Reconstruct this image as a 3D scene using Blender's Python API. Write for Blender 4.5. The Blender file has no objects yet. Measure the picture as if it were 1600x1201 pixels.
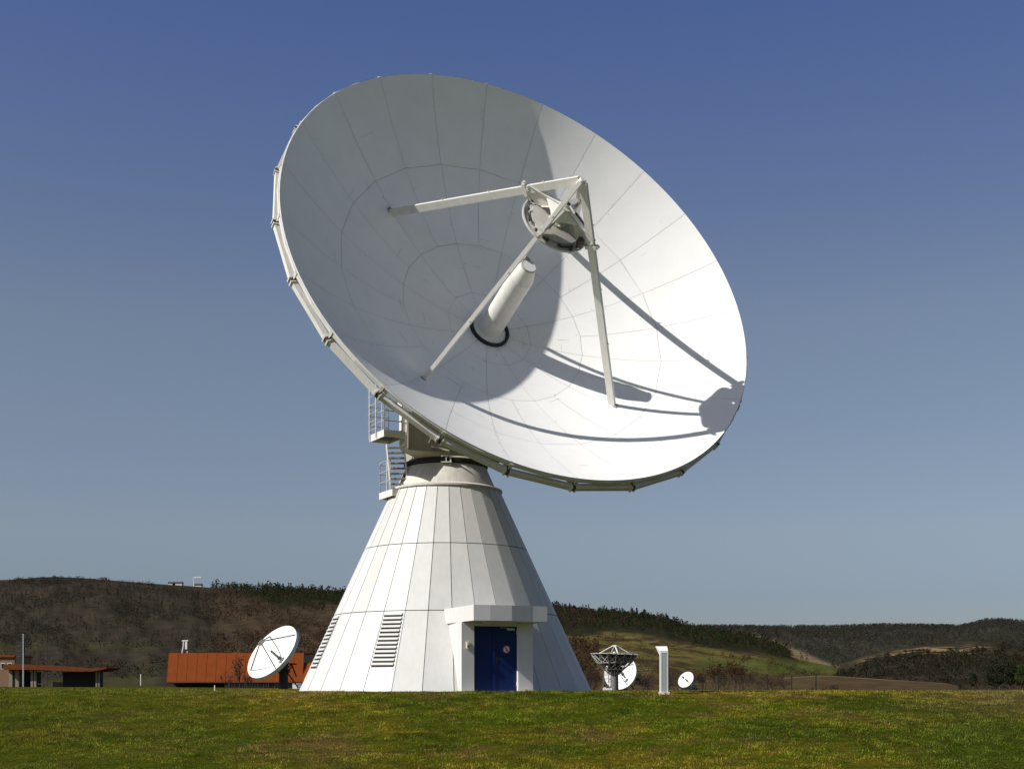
import bpy, bmesh, math, random
import numpy as np
from mathutils import Vector, Matrix
random.seed(7); rng = np.random.default_rng(11)
S = bpy.context.scene
COL = S.collection
PI = math.pi
def R(d): return math.radians(d)

# ------------------------------------------------------------------ camera, sky, sun
F = 2116.38; VH = 1080.33            # focal length (photo pixels), eye-level row
cam = bpy.data.cameras.new('camera'); cam.sensor_width = 36; cam.lens = 36*F/1600
cam.shift_y = (VH-600.5)/1600; cam.clip_start = 0.2; cam.clip_end = 20000
co = bpy.data.objects.new('camera', cam); COL.objects.link(co)
co.rotation_euler = (PI/2, 0, 0); S.camera = co

SUN = Vector((-0.68132, -0.35970, 0.63751)).normalized()
wd = bpy.data.worlds.new('World'); S.world = wd; wd.use_nodes = True
nt = wd.node_tree; bg = nt.nodes['Background']
sky = nt.nodes.new('ShaderNodeTexSky'); sky.sky_type = 'NISHITA'; sky.sun_disc = False
sky.sun_elevation = math.asin(SUN.z); sky.sun_rotation = math.atan2(SUN.x, SUN.y)
sky.air_density = 1.0; sky.dust_density = 0.9; sky.ozone_density = 1.6
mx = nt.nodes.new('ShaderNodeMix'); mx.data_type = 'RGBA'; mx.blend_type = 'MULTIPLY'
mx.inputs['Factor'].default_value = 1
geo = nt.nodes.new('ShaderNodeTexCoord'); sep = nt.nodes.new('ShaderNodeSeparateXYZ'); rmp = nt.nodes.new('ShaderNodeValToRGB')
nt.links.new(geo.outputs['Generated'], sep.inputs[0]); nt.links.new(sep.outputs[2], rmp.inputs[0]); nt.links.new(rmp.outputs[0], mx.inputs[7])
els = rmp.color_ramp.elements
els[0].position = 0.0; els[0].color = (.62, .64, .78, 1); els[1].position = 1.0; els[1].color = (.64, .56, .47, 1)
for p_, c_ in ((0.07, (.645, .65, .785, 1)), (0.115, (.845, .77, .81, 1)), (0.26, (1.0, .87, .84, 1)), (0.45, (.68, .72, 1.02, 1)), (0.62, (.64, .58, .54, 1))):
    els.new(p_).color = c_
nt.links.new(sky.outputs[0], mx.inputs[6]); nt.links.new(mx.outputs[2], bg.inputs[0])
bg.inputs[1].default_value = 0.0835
sl = bpy.data.lights.new('sun', 'SUN'); sl.energy = 5.0; sl.angle = R(0.5); sl.color = (1, 0.965, 0.91)
so = bpy.data.objects.new('sun', sl); COL.objects.link(so)
so.rotation_euler = (-SUN).to_track_quat('-Z', 'Y').to_euler()
S.view_settings.view_transform = 'Standard'; S.view_settings.look = 'None'
S.view_settings.exposure = 0.11; S.view_settings.gamma = 1.0
S.cycles.max_bounces = 8; S.cycles.diffuse_bounces = 6; S.cycles.transparent_max_bounces = 8

# ------------------------------------------------------------------ helpers
def at(u, v, y): return Vector(((u-800)/F*y, y, (VH-v)/F*y))

def mat(name, col, rough=0.6, noise=0.10, scale=3.0, metal=0.0, bump=0.0, attr=None, spec=0.5, streak=0.0):
    m = bpy.data.materials.new(name); m.use_nodes = True
    t = m.node_tree; b = t.nodes['Principled BSDF']
    b.inputs['Roughness'].default_value = rough; b.inputs['Metallic'].default_value = metal
    b.inputs['Specular IOR Level'].default_value = spec
    tc = t.nodes.new('ShaderNodeTexCoord')
    n = t.nodes.new('ShaderNodeTexNoise'); n.inputs['Scale'].default_value = scale
    n.inputs['Detail'].default_value = 8; n.inputs['Roughness'].default_value = 0.65
    t.links.new(tc.outputs['Object'], n.inputs['Vector'])
    mr = t.nodes.new('ShaderNodeMapRange')
    mr.inputs[1].default_value = 0.3; mr.inputs[2].default_value = 0.7
    mr.inputs[3].default_value = 1-noise; mr.inputs[4].default_value = 1+noise*0.6
    t.links.new(n.outputs[0], mr.inputs[0])
    mm = t.nodes.new('ShaderNodeMix'); mm.data_type = 'RGBA'; mm.blend_type = 'MULTIPLY'
    mm.inputs['Factor'].default_value = 1
    if attr:
        an = t.nodes.new('ShaderNodeAttribute'); an.attribute_name = attr
        t.links.new(an.outputs[0], mm.inputs[6])
    else:
        mm.inputs[6].default_value = (*col, 1)
    t.links.new(mr.outputs[0], mm.inputs[7])
    out = mm.outputs[2]
    if streak:
        mp = t.nodes.new('ShaderNodeMapping'); mp.inputs['Scale'].default_value = (5, 5, 0.35)
        n2 = t.nodes.new('ShaderNodeTexNoise'); n2.inputs['Scale'].default_value = 1.5; n2.inputs['Detail'].default_value = 5
        t.links.new(tc.outputs['Object'], mp.inputs[0]); t.links.new(mp.outputs[0], n2.inputs['Vector'])
        r2 = t.nodes.new('ShaderNodeMapRange'); r2.inputs[1].default_value = 0.35; r2.inputs[2].default_value = 0.62
        r2.inputs[3].default_value = 1-streak; r2.inputs[4].default_value = 1
        t.links.new(n2.outputs[0], r2.inputs[0])
        m2 = t.nodes.new('ShaderNodeMix'); m2.data_type = 'RGBA'; m2.blend_type = 'MULTIPLY'; m2.inputs['Factor'].default_value = 1
        t.links.new(out, m2.inputs[6]); t.links.new(r2.outputs[0], m2.inputs[7]); out = m2.outputs[2]
    t.links.new(out, b.inputs['Base Color'])
    if bump:
        bp = t.nodes.new('ShaderNodeBump'); bp.inputs['Strength'].default_value = bump
        bp.inputs['Distance'].default_value = 0.02
        t.links.new(n.outputs[0], bp.inputs['Height']); t.links.new(bp.outputs[0], b.inputs['Normal'])
    return m

M = dict(
 dish=mat('dish_paint', (0.86, 0.85, 0.825), 0.7, 0.035, 1.3, spec=0.15),
 dishback=mat('dish_backing', (0.55, 0.55, 0.545), 0.7, 0.1, 2),
 clad=mat('cladding_paint', (0.60, 0.595, 0.575), 0.5, 0.05, 1.1, spec=0.28, streak=0.045),
 clad_b=mat('cladding_paint_dull', (0.565, 0.56, 0.54), 0.5, 0.05, 1.1, spec=0.28, streak=0.045),
 clad_c=mat('cladding_paint_clean', (0.615, 0.612, 0.595), 0.47, 0.05, 1.3, spec=0.28, streak=0.045),
 gap=mat('joint_dark', (0.03, 0.03, 0.032), 0.8),
 cream=mat('cream_paint', (0.73, 0.715, 0.66), 0.5, 0.07, 4, streak=0.06),
 subback=mat('subreflector_paint', (0.50, 0.485, 0.45), 0.55, 0.08, 4, spec=0.3),
 white=mat('white_paint', (0.78, 0.775, 0.75), 0.45, 0.05, 4),
 porch=mat('porch_panel', (0.66, 0.64, 0.625), 0.45, 0.04, 2, streak=0.04),
 concrete=mat('collar_concrete', (0.60, 0.575, 0.52), 0.8, 0.12, 3, bump=0.15, streak=0.10),
 head=mat('head_paint_shaded', (0.42, 0.385, 0.31), 0.6, 0.10, 2.5, streak=0.10, spec=0.25),  # painted darker for the shade under the dish; the side panel stays pale
 dark=mat('dark_rubber', (0.018, 0.016, 0.015), 0.7, 0.2, 8),
 steel=mat('galvanised_steel', (0.52, 0.53, 0.54), 0.45, 0.12, 9, metal=0.35),
 grate=mat('steel_grating', (0.20, 0.18, 0.15), 0.6, 0.25, 14),
 blue=mat('blue_door_paint', (0.0036, 0.017, 0.095), 0.5, 0.08, 3, spec=0.22),
 red=mat('sign_red', (0.55, 0.06, 0.05), 0.5), black=mat('black_paint', (0.012, 0.012, 0.012), 0.5),
 lamp=mat('lamp_plastic', (0.72, 0.68, 0.46), 0.4),
 lens=mat('feed_window', (0.80, 0.80, 0.84), 0.5, 0.02),
 stele=mat('grey_green_panel', (0.30, 0.34, 0.325), 0.5, 0.08, 6),
 roof=mat('rust_orange_roof', (0.225, 0.053, 0.0115), 0.85, 0.10, 1.2, streak=0.08, spec=0.1),
 shroof=mat('dull_rust_roof', (0.15, 0.047, 0.016), 0.85, 0.2, 1.5, spec=0.1),
 wallb=mat('beige_render', (0.24, 0.20, 0.145), 0.85, 0.15, 2, bump=0.1),
 dkwall_shade=mat('dark_timber_and_shade', (0.022, 0.020, 0.018), 0.8, 0.2, 3),
 brick=mat('brown_brick', (0.20, 0.115, 0.06), 0.85, 0.2, 3, bump=0.2),
 glass=mat('window_glass', (0.02, 0.025, 0.03), 0.12),
 darkred=mat('dark_red_steel', (0.045, 0.016, 0.014), 0.6),
 mast=mat('weathered_mast', (0.06, 0.05, 0.042), 0.7, 0.2, 5),
 lattice=mat('lattice_steel', (0.42, 0.41, 0.39), 0.5, 0.15, 6),
 mesh=mat('mesh_reflector', (0.035, 0.032, 0.03), 0.7, 0.2, 6),
 pillar=mat('grey_pillar', (0.15, 0.145, 0.14), 0.7, 0.15, 4),
 bark=mat('bark', (0.05, 0.036, 0.026), 0.9, 0.3, 8),
 leaf=mat('foliage', (0, 0, 0), 0.8, 0.12, 0.8, attr='tint', spec=0.0),
 grass=mat('grass_blade', (0, 0, 0), 0.7, 0.10, 0.6, attr='tint', spec=0.02),
 ground=mat('turf', (0, 0, 0), 0.95, 0.6, 9.0, attr='tint', spec=0.0),
 hill=mat('hillside_cover', (0, 0, 0), 0.95, 0.28, 0.07, attr='tint', spec=0.0),
)

def leafy(m, amount):
    t = m.node_tree; b = t.nodes['Principled BSDF']; src = b.inputs['Base Color'].links[0].from_socket
    tr = t.nodes.new('ShaderNodeBsdfTranslucent'); mixs = t.nodes.new('ShaderNodeMixShader'); mixs.inputs[0].default_value = amount
    t.links.new(src, tr.inputs[0]); t.links.new(b.outputs[0], mixs.inputs[1]); t.links.new(tr.outputs[0], mixs.inputs[2])
    t.links.new(mixs.outputs[0], t.nodes['Material Output'].inputs[0])
leafy(M['leaf'], .45); leafy(M['grass'], .35)

class MB:
    def __init__(s): s.v = []; s.f = []; s.mi = []; s.sm = []
    def add(s, vs, fs, mi=0, smooth=False):
        o = len(s.v); s.v += [Vector(p) for p in vs]
        for f in fs: s.f.append([i+o for i in f]); s.mi.append(mi); s.sm.append(smooth)
        return s
    def hexa(s, c, mi=0):              # 8 corners: bottom loop 0-3, top loop 4-7
        return s.add(c, [(3,2,1,0),(4,5,6,7),(0,1,5,4),(1,2,6,5),(2,3,7,6),(3,0,4,7)], mi)
    def box(s, c, ax, ay, az, mi=0):   # centre and three half-axis vectors
        c = Vector(c); ax = Vector(ax); ay = Vector(ay); az = Vector(az)
        return s.hexa([c-ax-ay-az, c+ax-ay-az, c+ax+ay-az, c-ax+ay-az, c-ax-ay+az, c+ax-ay+az, c+ax+ay+az, c-ax+ay+az], mi)
    def abox(s, x0, x1, y0, y1, z0, z1, mi=0):
        return s.box(((x0+x1)/2, (y0+y1)/2, (z0+z1)/2), ((x1-x0)/2,0,0), (0,(y1-y0)/2,0), (0,0,(z1-z0)/2), mi)
    def bar(s, p0, p1, w, h, up=(0,0,1), mi=0):   # rectangular bar, h along 'up'
        p0 = Vector(p0); p1 = Vector(p1); d = (p1-p0).normalized(); up = Vector(up)
        sd = d.cross(up)
        if sd.length < 1e-4: sd = d.cross(Vector((1,0,0)))
        sd.normalize(); u2 = sd.cross(d).normalized()
        return s.box((p0+p1)/2, sd*w/2, (p1-p0)/2, u2*h/2, mi)
    def tube(s, p0, p1, r0, r1=None, n=8, mi=0, cap=True):
        p0 = Vector(p0); p1 = Vector(p1); r1 = r0 if r1 is None else r1
        d = (p1-p0).normalized(); x = d.orthogonal().normalized(); y = d.cross(x)
        vs = [p0+(x*math.cos(2*PI*i/n)+y*math.sin(2*PI*i/n))*r0 for i in range(n)]
        vs += [p1+(x*math.cos(2*PI*i/n)+y*math.sin(2*PI*i/n))*r1 for i in range(n)]
        s.add(vs, [(i, (i+1)%n, n+(i+1)%n, n+i) for i in range(n)], mi, n > 6)
        if cap: s.add(vs, [list(range(n))[::-1], list(range(n, 2*n))], mi)
        return s
    def lathe(s, o, ax, prof, n=48, mi=0, smooth=True, closed=False, a0=0.0, a1=2*PI, ex=None):
        o = Vector(o); ax = Vector(ax).normalized(); x = Vector(ex) if ex is not None else ax.orthogonal().normalized(); y = ax.cross(x)
        full = abs(a1-a0-2*PI) < 1e-6; m = n if full else n+1
        vs = []
        for (r, z) in prof:
            for i in range(m):
                t = a0+(a1-a0)*i/n
                vs.append(o+ax*z+(x*math.cos(t)+y*math.sin(t))*r)
        fs = []; P = len(prof)
        for j in range(P if closed else P-1):
            k = (j+1) % P
            for i in range(n):
                i2 = (i+1) % m if full else i+1
                fs.append((j*m+i, j*m+i2, k*m+i2, k*m+i))
        s.add(vs, fs, mi, smooth)
        if not full and closed:
            s.add(vs, [[j*m for j in range(P)], [j*m+n for j in range(P)][::-1]], mi)
        return s
    def prism(s, poly, ext, mi=0):     # polygon (3-D points) extruded by vector
        poly = [Vector(p) for p in poly]; e = Vector(ext); n = len(poly)
        return s.add(poly+[p+e for p in poly], [list(range(n))[::-1], list(range(n, 2*n))]+[(i, (i+1)%n, n+(i+1)%n, n+i) for i in range(n)], mi)
    def build(s, name, mats, parent=None, sharp=35):
        me = bpy.data.meshes.new(name)
        off = ORG.get(parent.name, Vector()) if parent else Vector()
        me.from_pydata([tuple(p-off) for p in s.v], [], s.f)
        for m in (mats if isinstance(mats, (list, tuple)) else [mats]): me.materials.append(m)
        me.polygons.foreach_set('material_index', s.mi); me.polygons.foreach_set('use_smooth', s.sm)
        bm = bmesh.new(); bm.from_mesh(me); bmesh.ops.recalc_face_normals(bm, faces=bm.faces[:])
        for e in bm.edges:
            if len(e.link_faces) == 2 and e.calc_face_angle(0) > R(sharp): e.smooth = False
        bm.to_mesh(me); bm.free()
        o = bpy.data.objects.new(name, me); COL.objects.link(o)
        if parent: o.parent = parent; ORG[o.name] = off.copy()
        return o
ORG = {}
def thing(name, loc, label, cat, group=None):
    o = bpy.data.objects.new(name, None); COL.objects.link(o); o.location = loc; o.empty_display_size = 0.3
    ORG[o.name] = Vector(loc); return tag(o, label, cat, group)
def tag(o, label=None, cat=None, group=None, kind=None):
    if label: o['label'] = label
    if cat: o['category'] = cat
    if group: o['group'] = group
    if kind: o['kind'] = kind
    return o
def npmesh(name, v, f, tint, m, parent=None, smooth=False):
    """v (n,3), f (k,3|4) equal sized faces, tint (n,3) colour per vertex"""
    me = bpy.data.meshes.new(name); n = f.shape[1]
    off = np.array(ORG.get(parent.name, Vector())) if parent else np.zeros(3)
    me.vertices.add(len(v)); me.vertices.foreach_set('co', (v-off).astype(np.float32).ravel())
    me.loops.add(f.size); me.loops.foreach_set('vertex_index', f.astype(np.int32).ravel())
    me.polygons.add(len(f)); me.polygons.foreach_set('loop_start', np.arange(len(f), dtype=np.int32)*n)
    me.update(calc_edges=True)
    ca = me.color_attributes.new('tint', 'FLOAT_COLOR', 'POINT')
    c = np.ones((len(v), 4), np.float32); c[:, :3] = tint; ca.data.foreach_set('color', c.ravel())
    me.polygons.foreach_set('use_smooth', np.full(len(f), smooth))
    me.materials.append(m)
    o = bpy.data.objects.new(name, me); COL.objects.link(o)
    if parent: o.parent = parent; ORG[o.name] = Vector(off)
    return o
def vnoise(x, y, seed=0):
    xi = np.floor(x).astype(np.int64); yi = np.floor(y).astype(np.int64); fx = x-xi; fy = y-yi
    fx = fx*fx*(3-2*fx); fy = fy*fy*(3-2*fy)
    def h(a, b):
        n = (a*374761393+b*668265263+seed*974634777) & 0xffffffff
        n = ((n ^ (n >> 13))*1274126177) & 0xffffffff
        return ((n ^ (n >> 16)) & 0xffff)/65535.0
    return (h(xi, yi)*(1-fx)+h(xi+1, yi)*fx)*(1-fy)+(h(xi, yi+1)*(1-fx)+h(xi+1, yi+1)*fx)*fy
def fbm(x, y, seed=0, o=4):
    r = 0; a = 0.5; t = 0
    for k in range(o): r = r+a*vnoise(x*2**k, y*2**k, seed+k); t += a; a *= 0.55
    return r/t
def sstep(a, b, x): t = np.clip((x-a)/(b-a), 0, 1); return t*t*(3-2*t)
def mixc(a, b, t): return a*(1-t[..., None])+np.asarray(b)*t[..., None]

# ------------------------------------------------------------------ ground
GY = [-80, -10, 18, 28, 33, 36.5, 38.6, 39.6, 41, 60, 95]; GZ = [-1.75, -1.66, -1.64, -1.6, -.90, -.36, -.07, -.015, .0, .0, .0]
def ground_z(x, y):
    x = np.asarray(x, float); y = np.asarray(y, float)
    z = np.interp(y, GY, GZ)
    z = z+np.clip(y-45, 0, 400)*(0.0020+0.0028*sstep(2, -14, x*45/np.maximum(y, 45)))
    near = sstep(40.5, 37.5, y)
    z = z+near*(0.10*(fbm(x*.22, y*.22, 3)-.5)+0.05*(fbm(x*1.1, y*1.1, 5)-.5))
    return z
def turf_col(x, y):
    n1 = fbm(x*.18, y*.25, 21); n2 = fbm(x*.7, y*.8, 31); n3 = fbm(x*2.6, y*2.6, 41)
    g = np.zeros(np.shape(x)+(3,)); g[...] = (0.068, 0.090, 0.0060)
    n4 = fbm(x*7, y*7, 43, 3); t = sstep(.40, .60, .30*n1+.25*n2+.25*n3+.20*n4)
    g = mixc(g, (0.150, 0.118, 0.014), t)
    g = mixc(g, (0.035, 0.058, 0.006), sstep(.52, .64, .6*fbm(x*.33+9, y*.5, 51)+.4*n3)*.8)
    g = mixc(g, (0.150, 0.100, 0.032), sstep(.54, .66, .6*fbm(x*.5+3, y*.6, 61)+.4*n4)*.75)
    # drier, browner field to the right; mown greener turf to the left
    dry = sstep(10, 15, x*40/np.maximum(y, 30))*sstep(33, 37, y)
    g = mixc(g, (0.105, 0.082, 0.030), dry*(.55+.35*n2))
    lush = sstep(9, 11, x*33/np.maximum(y, 28))*sstep(36, 33, y)*(1-dry)
    g = mixc(g, (0.040, 0.066, 0.006), lush*.75)
    left = sstep(-7.0, -8.6, x*40/np.maximum(y, 30)); side = np.maximum(left, lush)
    g = mixc(g, np.broadcast_to(np.array((.056, .078, .0085)), g.shape), side*.55)
    return g
xs = np.concatenate([np.linspace(-620, -40, 40)[:-1], np.linspace(-40, 40, 200), np.linspace(40, 620, 40)[1:]])
ys = np.concatenate([np.linspace(-80, 20, 20)[:-1], np.linspace(20, 60, 160), np.geomspace(60, 520, 90)[1:]])
X, Y = np.meshgrid(xs, ys); gz = ground_z(X, Y)
nx, ny = len(xs), len(ys)
idx = np.arange(nx*ny).reshape(ny, nx)
quads = np.stack([idx[:-1, :-1], idx[:-1, 1:], idx[1:, 1:], idx[1:, :-1]], -1).reshape(-1, 4)
gc = turf_col(X, Y)
far = sstep(60, 130, Y); fl = sstep(0, -30, X*100/np.maximum(Y, 60))
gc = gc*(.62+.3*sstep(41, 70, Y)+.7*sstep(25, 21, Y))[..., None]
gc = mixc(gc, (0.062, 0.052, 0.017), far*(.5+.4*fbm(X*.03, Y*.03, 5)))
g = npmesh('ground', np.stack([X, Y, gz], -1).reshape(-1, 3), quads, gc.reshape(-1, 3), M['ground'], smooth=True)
tag(g, kind='structure')

def blades(x, y, n, hmin, hmax, w, lean=.55, name='grass'):
    """n blades at given roots: each a bent two-piece strip"""
    z = ground_z(x, y)-.01
    h = rng.uniform(hmin, hmax, n)*(0.55+.9*sstep(.25, .75, fbm(x*1.6, y*1.6, 77))); a = rng.uniform(0, 2*PI, n); b = rng.uniform(0, 2*PI, n)
    ww = w*rng.uniform(.6, 1.3, n); ln = h*lean*rng.uniform(.2, 1.3, n)
    dx, dy = np.cos(a)*ww/2, np.sin(a)*ww/2
    p0 = np.stack([x-dx, y-dy, z], -1); p1 = np.stack([x+dx, y+dy, z], -1)
    mxx, my = x+np.cos(b)*ln*.3, y+np.sin(b)*ln*.3
    p2 = np.stack([mxx+dx*.8, my+dy*.8, z+h*.6], -1); p3 = np.stack([mxx-dx*.8, my-dy*.8, z+h*.6], -1)
    p4 = np.stack([x+np.cos(b)*ln, y+np.sin(b)*ln, z+h], -1)
    v = np.stack([p0, p1, p2, p3, p4, p4+[.0005, 0, -.0005]], 1).reshape(-1, 3)
    o = np.arange(n)[:, None]*6
    f = np.concatenate([o+np.array([[0, 1, 2, 3]]), o+np.array([[3, 2, 5, 4]])])
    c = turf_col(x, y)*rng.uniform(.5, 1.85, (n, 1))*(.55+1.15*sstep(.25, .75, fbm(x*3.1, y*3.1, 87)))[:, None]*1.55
    dryb = rng.random(n) < (.04+.16*fbm(x*.9, y*.9, 91))
    c[dryb] = np.array((.26, .205, .065))*rng.uniform(.6, 1.3, (dryb.sum(), 1))
    return v, f, np.repeat(c, 6, 0)
px_ = []; py_ = []
N = 460000
yy = 26.2+(rng.random(N)**.85)*(40.6-26.2); xx = (rng.random(N)*2-1)*yy*.56
keep = fbm(xx*1.7, yy*1.7, 71) < .70
r_c = np.hypot(xx+2.22, yy-45.68); keep &= r_c > 4.97
xx, yy = xx[keep], yy[keep]
v1, f1, c1 = blades(xx, yy, len(xx), .022, .050, .012)
N2 = 42000
y2 = 40+(rng.random(N2)**1.6)*60; x2 = (rng.random(N2)*2-1)*y2*.46
k2 = (np.hypot(x2+2.22, y2-45.68) > 5.0)
x2, y2 = x2[k2], y2[k2]
v2, f2, c2 = blades(x2, y2, len(x2), .02, .05, .04)
N3 = 5200                                   # taller ragged tufts, denser along the crest
y3 = np.concatenate([27+rng.random(N3//2)*12, 38.4+rng.random(N3-N3//2)*2.0]); x3 = (rng.random(N3)*2-1)*y3*.42
k3 = (np.hypot(x3+2.22, y3-45.68) > 5.1) & (fbm(x3*.5, y3*.5, 13) > .50)
x3, y3 = x3[k3], y3[k3]
rep = 5; x3 = np.repeat(x3, rep)+rng.normal(0, .05, len(x3)*rep); y3 = np.repeat(y3, rep)+rng.normal(0, .05, len(y3)*rep)
v3, f3, c3 = blades(x3, y3, len(x3), .045, .105, .013, .9)
gv = np.concatenate([v1, v2, v3]); gf = np.concatenate([f1, f2+len(v1), f3+len(v1)+len(v2)]); gcol = np.concatenate([c1, c2, c3])
go = npmesh('grass', gv, gf, gcol, M['grass']); tag(go, kind='stuff')

# ------------------------------------------------------------------ hills
def sky_front(u):   # skyline (photo row) of the near hills, trees excluded
    return np.interp(u, [-900,-300,0,40,85,130,200,250,300,360,420,480,540,700,860,930,1000,1040,1075,1120,1160,1200,1245,1300,1340,1500,2400],
                     [960,925,908,906,904,906,911,914,918,923,927,931,935,942,956,964,968,976,988,996,1002,1010,1030,1041,1056,1074,1078])
def sky_far(u):
    return np.interp(u, [-900,300,900,1070,1130,1200,1300,1350,1380,1450,1500,1520,1543,1570,1600,1700,2000,2500],
                     [990,990,985,981,981,982,982,980,979,980,981,977,971,971,974,980,965,985])
def sky_right(u):
    return np.interp(u, [1250,1296,1312,1345,1380,1420,1450,1500,1530,1560,1600,1750,2100,2500],
                     [1082,1066,1040,1026,1017,1011,1008,1006,1001,1004,1012,1010,1020,1030])
HA = dict(front=(sky_front, 330, 1350, 1.0), far=(sky_far, 1500, 2700, .9), right=(sky_right, 480, 1150, .75))
def hill_z(k, u, y):
    sk, y0, y1, pw = HA[k]; t = np.clip((y-y0)/(y1-y0), 0, 1)
    zt = (VH-sk(u))/F*y1
    base = -0.6
    t2 = t**pw; t2 = t2*t2*(3-2*t2)*.55+t2*.45
    z = base+(zt-base)*t2
    z = z+np.minimum(t*2, 1)*(zt*.10)*(fbm(u*.012, y*.006, 7)-.5)*(1-t)*2
    back = np.clip((y-y1)/(y1*.5), 0, 1); return z-(back**2)*zt*1.2
def vrow(z, y): return VH-F*z/y
TG = np.array((0.028, 0.034, 0.017)); BR = np.array((0.060, 0.040, 0.026)); DK = np.array((0.032, 0.029, 0.022))
MEA = np.array((0.125, 0.105, 0.034)); GRN = np.array((0.075, 0.090, 0.022))
def forest_low(u):  # lower forest edge row on the near hill
    return np.interp(u, [300,360,400,440,480,560,860,900,950,1000,1040,1080,1120,1160,1200,1240,1262],
                     [912,920,938,950,946,944,992,994,986,990,996,1005,1014,1018,1022,1030,1031])
def cover(k, u, v, y):
    x = (u-800)/F*y
    n = fbm(x*.012, y*.012, 1); n2 = fbm(x*.05, y*.03, 2); n3 = fbm(x*.16, y*.08, 4)
    c = np.zeros(u.shape+(3,))
    if k == 'front':
        c[...] = BR
        c = mixc(c, (0.080, 0.056, 0.034), sstep(.45, .70, n2)); c = mixc(c, (0.036, 0.030, 0.020), sstep(.52, .66, n3)*.7)
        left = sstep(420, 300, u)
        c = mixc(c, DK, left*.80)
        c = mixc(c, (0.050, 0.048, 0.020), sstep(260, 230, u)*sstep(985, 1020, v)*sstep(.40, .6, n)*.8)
        rt = sstep(780, 870, u)
        m = mixc(np.broadcast_to(MEA, c.shape)*.8, (0.052, 0.037, 0.021), sstep(.46, .56, n2))
        m = mixc(m, (0.15, 0.13, 0.04), sstep(.56, .72, n3)*.6)
        low = sstep(1022, 1036, v)
        m = mixc(m, GRN, low*sstep(1060, 1130, u)*.85)
        m = mixc(m, (0.10, 0.105, 0.035), low*sstep(1060, 1130, u)*.45*sstep(0, .6, np.sin(x*.25-y*.08)))
        m = mixc(m, (0.075, 0.044, 0.022), sstep(1048, 1056, v)*.8)
        c = c*(1-rt[..., None])+m*rt[..., None]
        f = sstep(3, -3, v-forest_low(u)-8*(n3-.5))*sstep(330, 400, u)
        c = mixc(c, (0.024, 0.024, 0.014), f)
    elif k == 'far':
        c[...] = (0.050, 0.046, 0.034); c = mixc(c, (0.042, 0.041, 0.030), sstep(.4, .6, n2))
        strip = sstep(0, 5, v-np.interp(u, [1100,1180,1210,1300], [1200,990,998,1036]))*sstep(0, 5, np.interp(u, [1180,1200,1250,1310], [1003,1014,1034,1050])-v)
        c = mixc(c, (0.17, 0.125, 0.07), strip*.9)
    else:
        c[...] = (0.042, 0.033, 0.023); c = mixc(c, (0.026, 0.026, 0.017), sstep(.42, .6, n2))
        e = v-sky_right(u)
        rock = sstep(.52, .62, fbm(x*.12+4, y*.10, 8, 5))*sstep(26, 6, e)*sstep(.42, .55, fbm(x*.03, y*.03, 12))*sstep(0, 4, e)*sstep(1320, 1345, u)*sstep(1560, 1520, u)
        c = mixc(c, (0.26, 0.185, 0.095), rock*.85)
    return c
def hill(k, u0, u1, du, ys, name):
    us = np.arange(u0, u1, du); U, Yh = np.meshgrid(us, ys); Z = hill_z(k, U, Yh)
    Xh = (U-800)/F*Yh
    idx = np.arange(U.size).reshape(U.shape)
    q = np.stack([idx[:-1, :-1], idx[:-1, 1:], idx[1:, 1:], idx[1:, :-1]], -1).reshape(-1, 4)
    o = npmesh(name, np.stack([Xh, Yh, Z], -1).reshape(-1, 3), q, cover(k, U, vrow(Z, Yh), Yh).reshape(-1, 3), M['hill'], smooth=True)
    return tag(o, kind='structure')
hill('front', -900, 1700, 4, np.concatenate([np.linspace(325, 1350, 170), np.linspace(1360, 2000, 12)]), 'hills')
hill('far', -900, 2500, 6, np.concatenate([np.linspace(1500, 2700, 110), np.linspace(2720, 4000, 10)]), 'far_ridge')
hill('right', 1262, 2500, 4, np.concatenate([np.linspace(480, 1150, 120), np.linspace(1160, 1700, 10)]), 'wooded_hill')
# ploughed field between the meadow and the wooded hill
fy = np.linspace(230, 470, 50); fu = np.arange(1225, 1500, 4); U, Yf = np.meshgrid(fu, fy)
t = (Yf-230)/240; top = np.interp(U, [1225,1280,1310,1400,1480,1500], [1058,1055,1056,1062,1067,1072])
Zf = -.3+((VH-top)/F*470+.3)*(t**1.2)
fcol = mixc(np.broadcast_to(np.array((.068, .047, .025)), U.shape+(3,)), (.080, .058, .030), sstep(.4, .65, fbm(U*.05, Yf*.06, 17)))
fcol = mixc(fcol, (.20, .16, .11), sstep(.965, .985, t))
idx = np.arange(U.size).reshape(U.shape)
tag(npmesh('ploughed_field', np.stack([(U-800)/F*Yf, Yf, Zf], -1).reshape(-1, 3), np.stack([idx[:-1, :-1], idx[:-1, 1:], idx[1:, 1:], idx[1:, :-1]], -1).reshape(-1, 4), fcol.reshape(-1, 3), M['hill'], smooth=True), kind='structure')

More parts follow.
